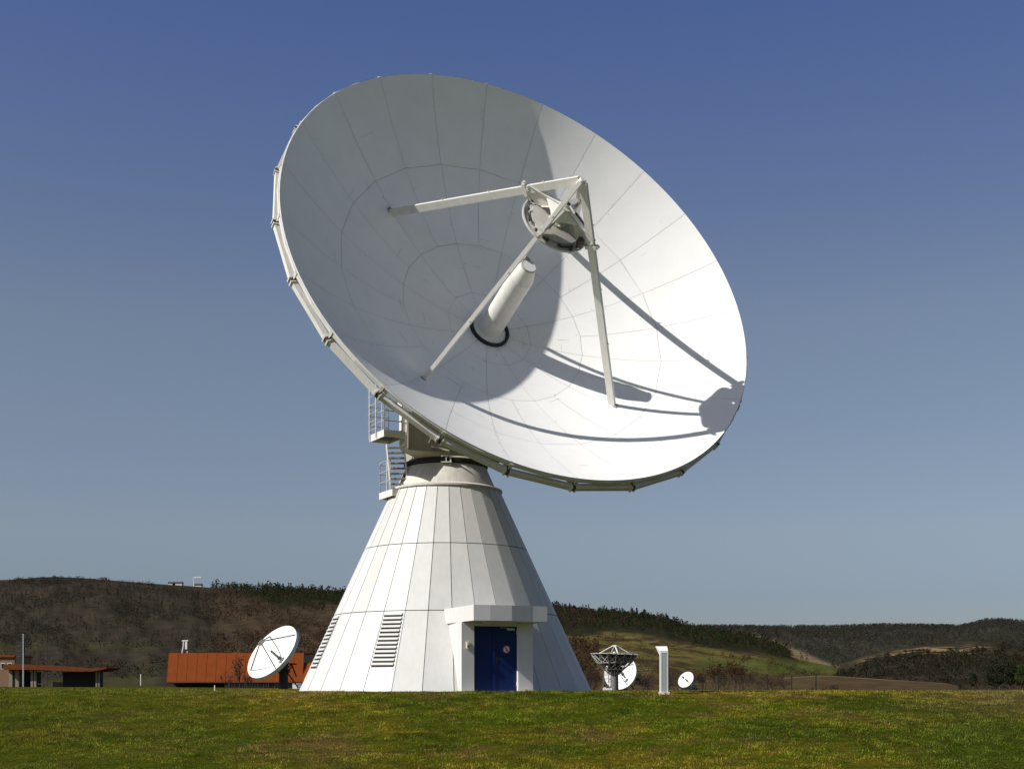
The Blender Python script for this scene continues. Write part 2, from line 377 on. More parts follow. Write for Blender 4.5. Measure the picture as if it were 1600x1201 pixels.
# ---- far trees: crowns of leaf clumps, merged (nobody could count them)
def crowns(px, py, pz, H, W, col, nc, conic, clump):
    """tree crowns from nc leaf quads each; conic 1 = pine, 0 = round"""
    n = len(px); t = rng.random((n, nc)); hh = .12+.88*t
    rr = np.where(conic[:, None] > .5, (1-t)**.75*.5+.04, np.sqrt(np.clip(1-(2*t-1)**2, .02, 1))*.5)
    rr = rr*np.sqrt(rng.uniform(.15, 1, (n, nc)))*W[:, None]*(1+.35*np.sin(rng.uniform(0, 6.3, (n, 1))+t*9))
    a = rng.uniform(0, 2*PI, (n, nc))
    c = np.stack([px[:, None]+np.cos(a)*rr, py[:, None]+np.sin(a)*rr, pz[:, None]+hh*H[:, None]], -1)
    d1 = rng.normal(size=(n, nc, 3)); d1 /= np.linalg.norm(d1, axis=-1, keepdims=True)
    d2 = rng.normal(size=(n, nc, 3)); d2 -= d1*(d1*d2).sum(-1, keepdims=True); d2 /= np.linalg.norm(d2, axis=-1, keepdims=True)
    s = (clump*H[:, None]*rng.uniform(.6, 1.3, (n, nc)))[..., None]
    v = np.stack([c-d1*s, c+d2*s*.8, c+d1*s, c-d2*s*.8], 2).reshape(-1, 3)
    f = np.arange(n*nc*4).reshape(-1, 4)
    cc = (col[:, None, :]*rng.uniform(.78, 1.24, (n, nc, 1)))
    return v, f, np.repeat(cc.reshape(-1, 3), 4, 0)
def scatter(k, u0, u1, n, ya, yb, accept):
    u = rng.uniform(u0, u1, n); y = np.sqrt(rng.uniform(ya**2, yb**2, n)); z = hill_z(k, u, y)
    ok = accept(u, vrow(z, y), y); u, y, z = u[ok], y[ok], z[ok]
    return (u-800)/F*y, y, z, u
def forest(name, sets, m):
    V_, F_, C_, o = [], [], [], 0
    for st in sets:
        v, f, c = crowns(*st); V_.append(v); F_.append(f+o); C_.append(c); o += len(v)
    return tag(npmesh(name, np.concatenate(V_), np.concatenate(F_), np.concatenate(C_), m), kind='stuff')
def treecol(n, base, var=.25): return np.asarray(base)*rng.uniform(1-var, 1+var, (n, 1))*rng.uniform(.9, 1.1, (n, 3))
sets = []
def inforest(u, v, y):
    x = (u-800)/F*y; edge = forest_low(u)+26*(fbm(u*.035, u*0, 33)-.5)*(u < 620)+14*(fbm(u*.05, u*0, 35)-.5)
    thin = np.clip((edge-v)/10, 0, 1)*.75+.25
    return (v < edge+rng.normal(0, 2.5, len(u))) & (u > 330) & (u < 1262) & (rng.random(len(u)) < np.where(u < 410, .30, thin)) & (fbm(x*.018, y*.02, 39) < .63)
def woodcol(n, u):
    c = treecol(n, (.036, .043, .019), .40); q = rng.random(n)
    k = q < .17; c[k] = treecol(k.sum(), (.066, .050, .031), .3)
    k = (q > .17) & (q < .34); c[k] = treecol(k.sum(), (.056, .058, .024), .25)
    k = (u > 860) & (u < 930) & (q > .55); c[k] = treecol(k.sum(), (.062, .040, .028), .25); return c
x, y, z, u = scatter('front', 320, 620, 4600, 700, 1380, inforest); n = len(x); big = 1+.55*(rng.random(n) < .16)
sets.append((x, y, z, rng.uniform(5.5, 11.5, n)*big/F*y, rng.uniform(5, 9.5, n)/F*y, woodcol(n, u), 46, (rng.random(n) < .4)*1., .07))
x, y, z, u = scatter('front', 620, 1262, 10400, 480, 1380, inforest); n = len(x); big = 1+.5*(rng.random(n) < .14)
sets.append((x, y, z, rng.uniform(6, 12, n)*big/F*y, rng.uniform(4.5, 9, n)/F*y, woodcol(n, u), 44, (rng.random(n) < .45)*1., .07))
forest('conifer_forest', sets, M['leaf'])
sets = []
x, y, z, u = scatter('far', 1040, 1640, 9000, 1800, 2750, lambda u, v, y: (v < np.interp(u, [1040,1180,1210,1310], [1005,992,1000,1040])) | (u > 1300))
n = len(x); sets.append((x, y, z, rng.uniform(4, 9, n), rng.uniform(7, 11, n), treecol(n, (.056, .053, .040), .10), 26, (rng.random(n) < .4)*1., .10))
forest('far_ridge_forest', sets, M['leaf'])
sets = []
x, y, z, u = scatter('right', 1305, 1680, 6500, 490, 1150, lambda u, v, y: (fbm((u-800)/F*y*.03, y*.03, 19) > .40) & (v > sky_right(u)+5+16*fbm(u*.08, u*0, 3)*(u < 1560)))
n = len(x); sets.append((x, y, z, rng.uniform(1.0, 2.8, n)*(.5+y/1000), rng.uniform(1.8, 3.8, n), treecol(n, (.040, .035, .022), .35), 20, np.zeros(n), .13))
forest('hillside_woodland', sets, M['leaf'])
sets = []     # bare scrub and leafless thickets on the open slopes
x, y, z, u = scatter('front', -60, 620, 9000, 400, 1360, lambda u, v, y: (v > np.where(u > 330, forest_low(u)+4, sky_front(u)+3*((u > 240) & (u < 330)))) & (fbm((u-800)/F*y*.02, y*.014, 23) > np.where(u > 300, .40, .52)))
n = len(x); lf = (u < 330)[:, None]; c = np.where(lf, treecol(n, (.052, .047, .034), .15), treecol(n, (.074, .050, .032), .30))
sets.append((x, y, z-.3, rng.uniform(1.2, 4.2, n), rng.uniform(2.5, 6, n), c, 30, np.zeros(n), .09))
x, y, z, u = scatter('front', 840, 1290, 1500, 380, 1000, lambda u, v, y: (v > forest_low(u)+2) & (fbm((u-800)/F*y*.03, y*.02, 29) > np.where(u > 1060, .56, .50)))
n = len(x); sets.append((x, y, z-.3, rng.uniform(1.0, 3.0, n), rng.uniform(2.5, 5, n), treecol(n, (.072, .055, .030), .3), 34, np.zeros(n), .10))
forest('hillside_scrub', sets, M['leaf'])
sets = []     # leafless upright trees that streak the brown slopes
x, y, z, u = scatter('front', -40, 600, 5200, 420, 1300, lambda u, v, y: (v > np.where(u > 330, forest_low(u)+3, sky_front(u)+5)) & (rng.random(len(u)) < np.where(u > 300, 1, .45)) & (fbm((u-800)/F*y*.016+5, y*.016, 45) > .42))
n = len(x); lt = rng.random((n, 1)) < .3; lf = (u < 310)[:, None]
c = np.where(lf, treecol(n, (.050, .043, .031), .2), np.where(lt, treecol(n, (.115, .088, .060), .25), treecol(n, (.058, .040, .027), .25)))
sets.append((x, y, z-.3, rng.uniform(6, 12, n)/F*y, rng.uniform(2.5, 4.5, n)/F*y, c, 26, np.zeros(n), .075))
x, y, z, u = scatter('front', 862, 935, 420, 340, 700, lambda u, v, y: v > 1008)
n = len(x); sets.append((x, y, z-.3, rng.uniform(10, 22, n)/F*y, rng.uniform(4, 7, n)/F*y, treecol(n, (.085, .056, .032), .3), 30, np.zeros(n), .07))
forest('bare_woodland', sets, M['leaf'])

# ------------------------------------------------------------------ the big antenna
PV = Vector((-2.22335, 45.68395, 9.86499))          # elevation pivot on the tower axis
AX = Vector((0.42296, -0.78850, 0.44650)).normalized()
E1 = Vector((0.88122, 0.47270, 0)).normalized(); E2 = AX.cross(E1)*1.0
if E2.z < 0: E2 = -E2
VX = PV+AX*3.5032; RD, DD = 7.685, 2.977
def DP(r, deg, z): t = R(deg); return VX+AX*z+(E1*math.cos(t)+E2*math.sin(t))*r
def zs(r): return DD*(r/RD)**2
CX, CY = PV.x, PV.y
def CP(r, deg, z): t = R(deg); return Vector((CX+r*math.sin(t), CY-r*math.cos(t), z))
ant = thing('radio_antenna', (CX, CY, 0), 'huge white parabolic dish antenna on a white panelled cone tower with blue door', 'antenna')

# -- tower cladding: 32 facets in three courses with open joints
ZL = [-.12, 2.53, 4.73, 6.72]
def cr(z): return 4.9-(z-.05)*(4.9-1.835)/(6.72-.05)
mb = MB()
for c in range(3):
    for k in range(32):
        a0 = 5.625+11.25*k; a1 = a0+11.25; z0, z1 = ZL[c]+.012, ZL[c+1]-.012
        g0 = math.degrees(.011/cr(z0)); g1 = math.degrees(.011/cr(z1))
        o = [CP(cr(z0), a0+g0, z0), CP(cr(z0), a1-g0, z0), CP(cr(z1), a1-g1, z1), CP(cr(z1), a0+g1, z1)]
        i = [CP(cr(z0)-.035, a0+g0, z0), CP(cr(z0)-.035, a1-g0, z0), CP(cr(z1)-.035, a1-g1, z1), CP(cr(z1)-.035, a0+g1, z1)]
        mb.hexa(i+o, random.choice((0, 0, 1, 2, 2)))
clad = mb.build('tower_cladding', [M['clad'], M['clad_b'], M['clad_c']], ant)
mb = MB(); mb.lathe((CX, CY, 0), (0,0,1), [(cr(-.12)-.045, -.12), (cr(6.74)-.045, 6.74)], 64)
mb.build('tower_frame', M['gap'], ant)
mb = MB(); mb.lathe((CX, CY, 0), (0,0,1), [(1.70, 6.70), (1.90, 6.70), (1.90, 6.76), (1.70, 6.83), (1.66, 6.84), (1.385, 7.47), (1.36, 7.50), (1.0, 7.50), (1.0, 6.70)], 72, closed=True)
mb.build('tower_collar', M['concrete'], ant)
mb = MB(); mb.lathe((CX, CY, 0), (0,0,1), [(1.0, 7.50), (1.33, 7.503), (1.41, 7.53), (1.41, 7.66), (1.33, 7.69), (1.0, 7.70)], 72)
for k in range(36):
    p = CP(1.41, k*10+3, 7.6); mb.tube(p, p+Vector((p.x-CX, p.y-CY, 0)).normalized()*.02, .018, n=6)
mb.build('azimuth_bearing', M['dark'], ant)
mb = MB()
for dz in (0, .20): mb.box(CP(1.45, 3, 7.50+dz), (.17, 0, 0), (0, .05, 0), (0, 0, .012))
mb.box(CP(1.45, 3, 7.60), (.012, 0, 0), (0, .05, 0), (0, 0, .088)); mb.box(CP(1.45, 8.6, 7.60), (.02, 0, 0), (0, .05, 0), (0, 0, .11))
mb.build('bearing_clamp', M['cream'], ant)

# -- louvred vents let into the bottom course
def pan(a0, a1, s, z, off): return CP(cr(z), a0, z).lerp(CP(cr(z), a1, z), s)+nrm(a0, a1)*off
def nrm(a0, a1):
    am = R((a0+a1)/2); return Vector((math.sin(am)*.909, -math.cos(am)*.909, .417))
for (a0, a1) in ((-28.125, -16.875), (-73.125, -61.875)):
    mb = MB(); n = nrm(a0, a1); zt, zb, N = 2.46, .76, 13
    mb.hexa([pan(a0, a1, .06, zb, .002), pan(a0, a1, .90, zb, .002), pan(a0, a1, .90, zt, .002), pan(a0, a1, .06, zt, .002),
             pan(a0, a1, .06, zb, .008), pan(a0, a1, .90, zb, .008), pan(a0, a1, .90, zt, .008), pan(a0, a1, .06, zt, .008)], 1)
    for j in range(N):
        h = (zt-zb)/N; za = zb+j*h+.042; zc = zb+(j+1)*h-.004
        mb.hexa([pan(a0, a1, .05, za, .012), pan(a0, a1, .91, za, .012), pan(a0, a1, .91, za, .060), pan(a0, a1, .05, za, .060),
                 pan(a0, a1, .05, zc, .012), pan(a0, a1, .91, zc, .012), pan(a0, a1, .91, zc, .022), pan(a0, a1, .05, zc, .022)], 0)
    mb.build('louvre_vent', [M['clad'], M['gap']], ant)

# -- entrance porch, canopy, door (porch frame: p out from the axis, t to the right)
UP_ = Vector((math.sin(R(20)), -math.cos(R(20)), 0)); UT = Vector((math.cos(R(20)), math.sin(R(20)), 0)); O_ = Vector((CX, CY, 0))
def Q(p, t, z): return O_+UP_*p+UT*t+Vector((0, 0, z))
def qbox(mb, p0, p1, t0, t1, z0, z1, mi=0):
    return mb.hexa([Q(p0,t0,z0), Q(p1,t0,z0), Q(p1,t1,z0), Q(p0,t1,z0), Q(p0,t0,z1), Q(p1,t0,z1), Q(p1,t1,z1), Q(p0,t1,z1)], mi)
mb = MB()
qbox(mb, 4.86, 5.08, -1.09, -.69, -.12, 2.095); qbox(mb, 3.3, 4.852, -1.09, -.69, -.12, 2.095); qbox(mb, 3.3, 5.08, .74, 1.20, -.12, 2.095)
qbox(mb, 3.3, 5.065, -.69, .74, 1.985, 2.095); qbox(mb, 4.85, 4.862, -1.085, -.70, -.12, 2.09, 1)
mb.build('porch', [M['porch'], M['gap']], ant)
qc = [(5.95, -1.0), (5.99, -.48), (5.99, .19), (5.90, .88), (5.87, 1.36)]
mb = MB()
for i in range(4):
    (pa, ta), (pb, tb) = qc[i], qc[i+1]; e = .003
    qs = [(3.6, -1.17 if i == 0 else ta+e), (pa, ta+e), (pb, tb-e), (3.6, tb-e)]
    mb.hexa([Q(p, t, 2.10) for p, t in qs]+[Q(p, t, 2.56) for p, t in qs])
mb.build('entrance_canopy', M['porch'], ant)
mb = MB(); qbox(mb, 5.12, 5.30, -.45, .62, 2.05, 2.098); mb.build('canopy_light', M['cream'], ant)
DPL = 4.985
mb = MB()
qbox(mb, 4.90, DPL, -.685, -.03, .0, 1.98); qbox(mb, 4.90, DPL, -.02, .705, .0, 1.98)
qbox(mb, DPL+.001, DPL+.016, -.07, .015, .0, 1.98)
door = mb.build('door', M['blue'], ant)
mb = MB(); qbox(mb, 4.95, 5.07, .708, .738, 0, 1.98); mb.build('door_frame', M['white'], ant)
mb = MB(); qbox(mb, DPL+.001, DPL+.01, .03, .09, .86, 1.06); mb.tube(Q(DPL+.01, .06, .98), Q(DPL+.065, .06, .98), .013); mb.tube(Q(DPL+.06, .05, .98), Q(DPL+.06, .195, .975), .012)
mb.build('handle', M['black'], door)
mb = MB(); qbox(mb, DPL+.001, DPL+.04, .38, .63, 1.87, 1.93); mb.tube(Q(DPL+.025, .4, 1.935), Q(DPL+.065, .15, 1.95), .008); mb.build('door_closer', M['steel'], door)
for zz in (.18, 1.75):
    mb = MB(); mb.tube(Q(DPL+.01, .70, zz), Q(DPL+.01, .70, zz+.12), .016); mb.build('hinge', M['steel'], door)
sgn = MB(); oc = Q(DPL+.001, .37, 1.29)
sgn.lathe(oc, UP_, [(.0005, .006), (.118, .006), (.118, 0)], 40, mi=0)
sgn.lathe(oc, UP_, [(.095, .0062), (.095, .0095), (.118, .0095), (.118, .0062)], 40, mi=1)
U3 = Vector((0, 0, 1))
def sg(t, z, o=.012): return oc+UT*t+U3*z+UP_*o
sgn.lathe(sg(.0, .052, .008), UP_, [(.0003, .003), (.015, .003), (.015, 0)], 14, mi=2)
for (a, b, w) in (((0, .035), (0, -.012), .026), ((0, -.01), (-.026, -.065), .015), ((0, -.01), (.028, -.062), .015), ((.0, .028), (.036, .0), .012), ((0, .028), (-.034, .004), .012)):
    sgn.bar(sg(*a, .010), sg(*b, .010), w, .004, UP_, 2)
sgn.bar(sg(-.075, .075, .0145), sg(.075, -.075, .0145), .018, .003, UP_, 1)
sgn.build('prohibition_sign', [M['white'], M['red'], M['black']], door)
mb = MB(); qbox(mb, 5.081, 5.14, -.94, -.85, 1.30, 1.50, 0); qbox(mb, 5.141, 5.152, -.925, -.865, 1.41, 1.48, 0); qbox(mb, 5.141, 5.146, -.92, -.87, 1.34, 1.38, 1); qbox(mb, 5.081, 5.12, -.91, -.88, 1.27, 1.299, 0)
mb.build('wall_lamp', [M['lamp'], M['dark']], ant)
mb = MB(); mb.lathe((CX, CY, 0), (0,0,1), [(4.80, -.12), (4.93, -.12), (4.93, .012), (4.80, .012)], 64, closed=True); mb.build('foot_ring', M['gap'], ant)
mb = MB(); qbox(mb, 4.8, 5.5, -1.12, 1.23, -.10, .004); mb.build('door_sill', M['concrete'], ant)

# -- rotating head under the dish
HH = Vector((AX.x, AX.y, 0)).normalized(); LL = Vector((-E1.x, -E1.y, 0)).normalized()
def G(s, l, z): return Vector((CX, CY, z))+HH*s+LL*l
foot = [(1.2, -1.94), (1.2, 1.94), (.74, 1.94), (.35, 1.32), (-1.5, .82), (-1.5, -.82), (.35, -1.32), (.74, -1.94)]
def ray(t):
    d = (math.cos(t), math.sin(t)); best = 9
    for i in range(len(foot)):
        a, b = foot[i], foot[(i+1) % len(foot)]; ex, ey = b[0]-a[0], b[1]-a[1]
        den = d[0]*ey-d[1]*ex
        if abs(den) < 1e-9: continue
        tt = (a[0]*ey-a[1]*ex)/den; uu = (a[0]*d[1]-a[1]*d[0])/den
        if tt > 0 and -1e-6 <= uu <= 1+1e-6: best = min(best, tt)
    return d[0]*best, d[1]*best
ang = sorted(set([2*PI*i/64 for i in range(64)]+[math.atan2(l, s) % (2*PI) for s, l in foot]))
mb = MB(); n = len(ang)
lo = [G(1.34*math.cos(t), 1.34*math.sin(t), 7.68) for t in ang]; mid = [G(*ray(t), 7.81) for t in ang]; hi = [G(*ray(t), 10.4) for t in ang]
mb.add(lo+mid, [(i, (i+1) % n, n+(i+1) % n, n+i) for i in range(n)]); mb.add(mid+hi, [(i, (i+1) % n, n+(i+1) % n, n+i) for i in range(n)]+[list(range(n, 2*n))])
mb.bar(G(1.21, 1.95, 7.82), G(1.21, -1.95, 7.82), .05, .05)
mb.bar(G(1.215, 1.945, 7.85), G(1.215, 1.945, 10.2), .045, .045)
mb.tube(G(1.2, 1.2, 8.06), G(1.42, 1.22, 8.20), .025); mb.bar(G(1.22, 1.15, 8.0), G(1.5, .6, 7.84), .03, .05)
mb.build('rotating_head', M['head'], ant)
mb = MB()
mb.hexa([G(.76, 1.945, 7.83), G(1.18, 1.945, 7.83), G(1.18, 1.965, 7.83), G(.76, 1.965, 7.83), G(.76, 1.945, 9.8), G(1.18, 1.945, 9.8), G(1.18, 1.965, 9.8), G(.76, 1.965, 9.8)])
mb.box(G(.95, 2.02, 8.75), HH*.14, LL*.05, (0, 0, .35)); mb.box(G(.95, 2.03, 9.30), HH*.22, LL*.06, (0, 0, .10)); mb.box(G(.98, 2.01, 8.12), HH*.2, LL*.04, (0, 0, .16))
for ds in (.80, .90): mb.bar(G(ds, 2.0, 7.83), G(ds, 2.0, 8.3), .03, .03)
mb.build('head_side_panel', M['cream'], ant)
mb = MB(); mb.lathe(PV, AX, [(.01, -1.5), (.9, -1.45), (1.15, -.6), (1.3, 1.2), (2.3, 3.35), (2.3, 3.55)], 40); mb.build('dish_hub', M['head'], ant)

# -- access platforms, ladder, steep stair
def rail(mb, pts, h=1.0, r=.02, bars=3, post=None):
    for i in range(len(pts)-1):
        for b in range(bars): mb.tube(pts[i]+U3*h*(b+1)/bars, pts[i+1]+U3*h*(b+1)/bars, r*.85, n=6)
    for p in (post or pts): mb.tube(p-U3*.12, p+U3*h, r, n=6)
def deck(name, s0, s1, l0, l1, z):
    mb = MB(); h = .16; w = .03
    for (a, b, c, d) in ((s0, s0+w, l0, l1), (s1-w, s1, l0, l1), (s0+w, s1-w, l0, l0+w), (s0+w, s1-w, l1-w, l1)):
        mb.hexa([G(a,c,z-h), G(b,c,z-h), G(b,d,z-h), G(a,d,z-h), G(a,c,z+.06), G(b,c,z+.06), G(b,d,z+.06), G(a,d,z+.06)], 0)
    m_ = 26
    for i in range(m_):
        l = l0+w+(l1-l0-2*w)*(i+.5)/m_; mb.bar(G(s0+w, l, z-.015), G(s1-w, l, z-.015), .010, .03, mi=1)
    for i in range(7):
        s = s0+w+(s1-s0-2*w)*(i+.5)/7; mb.bar(G(s, l0+w, z-.05), G(s, l1-w, z-.05), .02, .035, mi=1)
    return mb.build(name, [M['cream'], M['grate']], ant)
d1 = deck('upper_platform', .0, 1.2, 2.06, 2.77, 8.33)
mb = MB(); z = 8.37
rail(mb, [G(1.18, 2.75, z), G(.02, 2.75, z)], .95, post=[G(1.18, 2.75, z), G(1.0, 2.75, z), G(.5, 2.75, z), G(.02, 2.75, z)])
rail(mb, [G(1.18, 2.12, z), G(1.18, 2.75, z)], .95); rail(mb, [G(.02, 2.75, z), G(.02, 2.10, z)], .95)
mb.build('railing', M['steel'], d1)
mb = MB()
for s_ in (.62, .08): mb.tube(G(s_, 2.81, 8.22), G(s_, 2.81, 9.95), .024, n=6)
for j in range(6): mb.tube(G(-.04, 2.81, 8.52+j*.27), G(.72, 2.81, 8.52+j*.27), .015, n=6)
mb.build('ladder', M['steel'], ant)
d2 = deck('lower_platform', -.85, .27, 1.32, 2.08, 6.60)
mb = MB(); z = 6.64
rail(mb, [G(.05, 2.06, z), G(-.83, 2.06, z)], 1.02, post=[G(.05, 2.06, z), G(-.25, 2.06, z), G(-.83, 2.06, z)]); rail(mb, [G(-.83, 2.06, z), G(-.83, 1.5, z)], .95)
mb.build('railing', M['steel'], d2)
mb = MB()
for x_ in (-4.0, -3.42): mb.bar((x_, 44.75, 6.58), (x_-.17, 45.05, 8.18), .05, .15, (0, -1, 0))
for j in range(9):
    k = (j+.6)/9; mb.box((-3.71-.17*k, 44.75+.30*k, 6.58+1.6*k), (.265, 0, 0), (0, .08, 0), (0, 0, .022), 1)
mb.tube((-4.03, 44.62, 7.1), (-4.15, 44.85, 8.2), .016, n=6)
mb.build('access_stair', [M['cream'], M['grate']], ant)
mb = MB(); mb.box((-3.40, 45.0, 6.98), (.20, 0, 0), (0, .08, 0), (0, 0, .24)); mb.build('junction_box', M['mast'], ant)

# -- reflector: separate petals with hairline joints over a backing shell
mb = MB(); rings = [(.60, 1.45, 12), (1.45, 3.10, 12), (3.10, 5.435, 24), (5.435, RD, 24)]
def rbound(r, N, f): return r if r in (.60, RD) else r*math.cos(PI/N)/math.cos(2*PI/N*(f-.5))      # straight inner edges
for (ra, rb, N) in rings:
    for k in range(N):
        a0 = 12.45+360/N*k; a1 = a0+360/N; gr = .0048; nr = 5; na = 96//N*2
        vs = []
        for i in range(nr+1):
            for j in range(na+1):
                f = j/na; q0, q1 = rbound(ra, N if ra > 1.5 else 12, f), rbound(rb, 24 if rb > 3 and N == 24 else N, f)
                if rb == 3.10: f2 = (f*2) % 1.0 if f < 1 else 1.0; q1 = rbound(rb, 24, f2)
                if ra == 3.10: q0 = rbound(ra, 24, f)
                r = q0+gr+(q1-q0-2*gr)*i/nr; g_ = math.degrees(.0048/r)
                vs.append(DP(r, a0+g_+(a1-a0-2*g_)*f, zs(r)))
        m_ = na+1
        mb.add(vs, [(i*m_+j, i*m_+j+1, (i+1)*m_+j+1, (i+1)*m_+j) for i in range(nr) for j in range(na)], 0, True)
for k in range(34):      # short seam dashes on the petals
    r = random.uniform(1.2, 7.2); t = random.uniform(0, 360); l = random.uniform(.15, .6); rad = random.random() < .3
    q0 = DP(r, t, zs(r)+.002); q1 = DP(r+l, t, zs(r+l)+.002) if rad else DP(r, t+math.degrees(l/r), zs(r)+.002)
    mb.bar(q0, q1, .008, .004, AX, 1)
for k in range(110):
    r = random.uniform(.9, 7.4); t = 12.45+15*random.randrange(24)+random.choice((-1, 1))*math.degrees(.07/r); mb.box(DP(r, t, zs(r)), E1*.011, E2*.011, AX*.010, 1)
refl = mb.build('reflector', [M['dish'], M['dishback']], ant)
prof = [(r, zs(r)-.03) for r in np.linspace(.45, RD-.01, 26)]
prof += [(RD, DD-.001), (RD+.012, DD-.02), (RD+.012, DD-.11)]+[(r, zs(r)-.13) for r in np.linspace(RD-.05, .45, 22)]
mb = MB(); mb.lathe(VX, AX, prof, 144, closed=True); mb.build('backing_shell', M['dishback'], refl)
mb = MB(); n = 24
for k in range(n):
    a0, a1 = 12.45+15*k, 27.45+15*k
    mb.bar(DP(7.73, a0, 2.60), DP(7.73, a1, 2.60), .15, .15, AX)
mb.build('ring_beam', M['cream'], refl)
mb = MB()
for k in range(n):
    a0, a1 = 12.45+15*k, 27.45+15*k
    for h in (0, 1):
        b0, b1 = a0+7.5*h+.25*(h == 0), a0+7.5*(h+1)-.25*h
        mb.bar(DP(7.70, b0, 2.885), DP(7.70, b1, 2.885), .055, .10, AX)
mb.build('rim_beam', M['cream'], refl)
for k in range(n):
    a0 = 12.45+15*k; mb = MB(); T = (DP(1, a0+90, 0)-VX).normalized(); RR = (DP(1, a0, 0)-VX).normalized()
    c = DP(7.73, a0, 2.60)
    for d in (-.07, .07): mb.box(c+T*d, T*.022, RR*.10, AX*.10)
    mb.box(c+AX*.02, T*.046, RR*.085, AX*.085, 1)
    mb.bar(c-RR*.01+AX*.07, DP(7.68, a0, 2.86), .04, .04, AX); mb.bar(c-RR*.08+T*.05, DP(7.05, a0+1.0, zs(7.05)-.13), .05, .05, AX); mb.bar(c-RR*.08-T*.05, DP(7.05, a0-1.0, zs(7.05)-.13), .05, .05, AX)
    mb.box(DP(7.715, a0, 2.875), T*.05, RR*.03, AX*.065)
    mb.build('beam_joint', [M['cream'], M['mast']], refl)
for k in range(n):
    a0 = 12.45+15*k; T = (DP(1, a0+90, 0)-VX).normalized()*.025; mb = MB()
    pl = [(r, zs(r)-.135) for r in (2.3, 3.5, 4.7, 5.9, 7.3)]+[(7.56, 2.56), (6.2, zs(6.2)-.55), (4.5, zs(4.5)-.80), (2.3, -.95)]
    mb.prism([DP(r, a0, z)-T for r, z in pl], T*2); mb.build('backing_rib', M['cream'], refl)

# -- tetrapod struts, apex, subreflector, feed
RF, PHI, HA_ = 4.525, 133.56, 6.447
for k in range(4):
    ph = PHI+90*k; mb = MB(); RR = (DP(1, ph, 0)-VX).normalized(); T = (DP(1, ph+90, 0)-VX).normalized()
    p0 = DP(RF, ph, zs(RF)-.02); p1 = DP(.07, ph, HA_-.10); d = (p1-p0).normalized(); nn = T.cross(d).normalized()
    w = .054+.002*(k % 2)
    if nn.dot(AX) < 0: nn = -nn
    mb.box((p0+p1)/2, T*w, (p1-p0)/2, nn*.112)
    for q in (.30, .55, .83):
        c = p0.lerp(p1, q)+nn*.112; mb.tube(c, c+nn*.05, .022, n=8)
    st = mb.build('strut', M['cream'], ant)
    mb = MB(); mb.box(p0+nn*.02, T*.09, d*.012, nn*.15); mb.build('foot_plate', M['head'], st)
    # clamp collar that ties the subreflector mount to the strut
    q = .735; c = p0.lerp(p1, q); mb = MB()
    for sgn_ in (-1, 1): mb.box(c+T*sgn_*(w+.016), T*.014, d*.05, nn*.18)
    mb.box(c+nn*.155, T*.085, d*.05, nn*.025); mb.box(c-nn*.155, T*.085, d*.05, nn*.025); mb.tube(c+nn*.19-T*.05, c+nn*.19+T*.05, .055, n=10)
    mb.build('clamp', M['cream'], st)
mb = MB(); mb.lathe(VX, AX, [(.001, HA_-.32), (.11, HA_-.30), (.12, HA_-.08), (.07, HA_-.0), (.001, HA_+.0)], 12, smooth=False)
mb.build('strut_apex', M['cream'], ant)
ZS = 4.67; mb = MB()
mb.lathe(VX, AX, [(.001, ZS-.42), (.18, ZS-.39), (.45, ZS-.27), (.80, ZS-.09), (1.03, ZS+.0), (1.06, ZS+.02), (1.06, ZS+.07), (1.02, ZS+.08), (.98, ZS+.035), (.80, ZS+.05), (.79, ZS+.11), (.74, ZS+.115), (.50, ZS+.14), (.22, ZS+.15), (.001, ZS+.15)], 64)
sub = mb.build('subreflector', M['subback'], ant)
for k in range(7):
    a = PHI+22+k*51.4; mb = MB()
    for h in range(3): mb.bar(DP(.90+.02*(h % 2), a+h*11, ZS+.10), DP(.90+.02*((h+1) % 2), a+h*11+11, ZS+.10), .035, .05, AX)
    for b in (a+3, a+30): mb.box(DP(.91, b, ZS+.12), E1*.035, E2*.035, AX*.03)
    mb.build('edge_bracket', M['mast'], sub)
mb = MB(); mb.lathe(VX, AX, [(.26, ZS+.145), (.26, ZS+.19), (.16, ZS+.20), (.15, ZS+.70), (.20, ZS+.71), (.20, ZS+.76), (.11, ZS+.77), (.11, ZS+.83), (.085, ZS+.85), (.001, ZS+.84)], 24)
for b_ in range(8): mb.tube(DP(.23, b_*45, ZS+.19), DP(.23, b_*45, ZS+.225), .018, n=6)
mb.lathe(VX+AX*(ZS+.847), AX, [(.001, .004), (.085, .004), (.085, 0)], 20, mi=1)
mb.tube(DP(.10, 300, ZS+.85), DP(.34, 300, ZS+.80), .03, n=8)
mb.build('mount_hub', [M['cream'], M['dark']], sub)
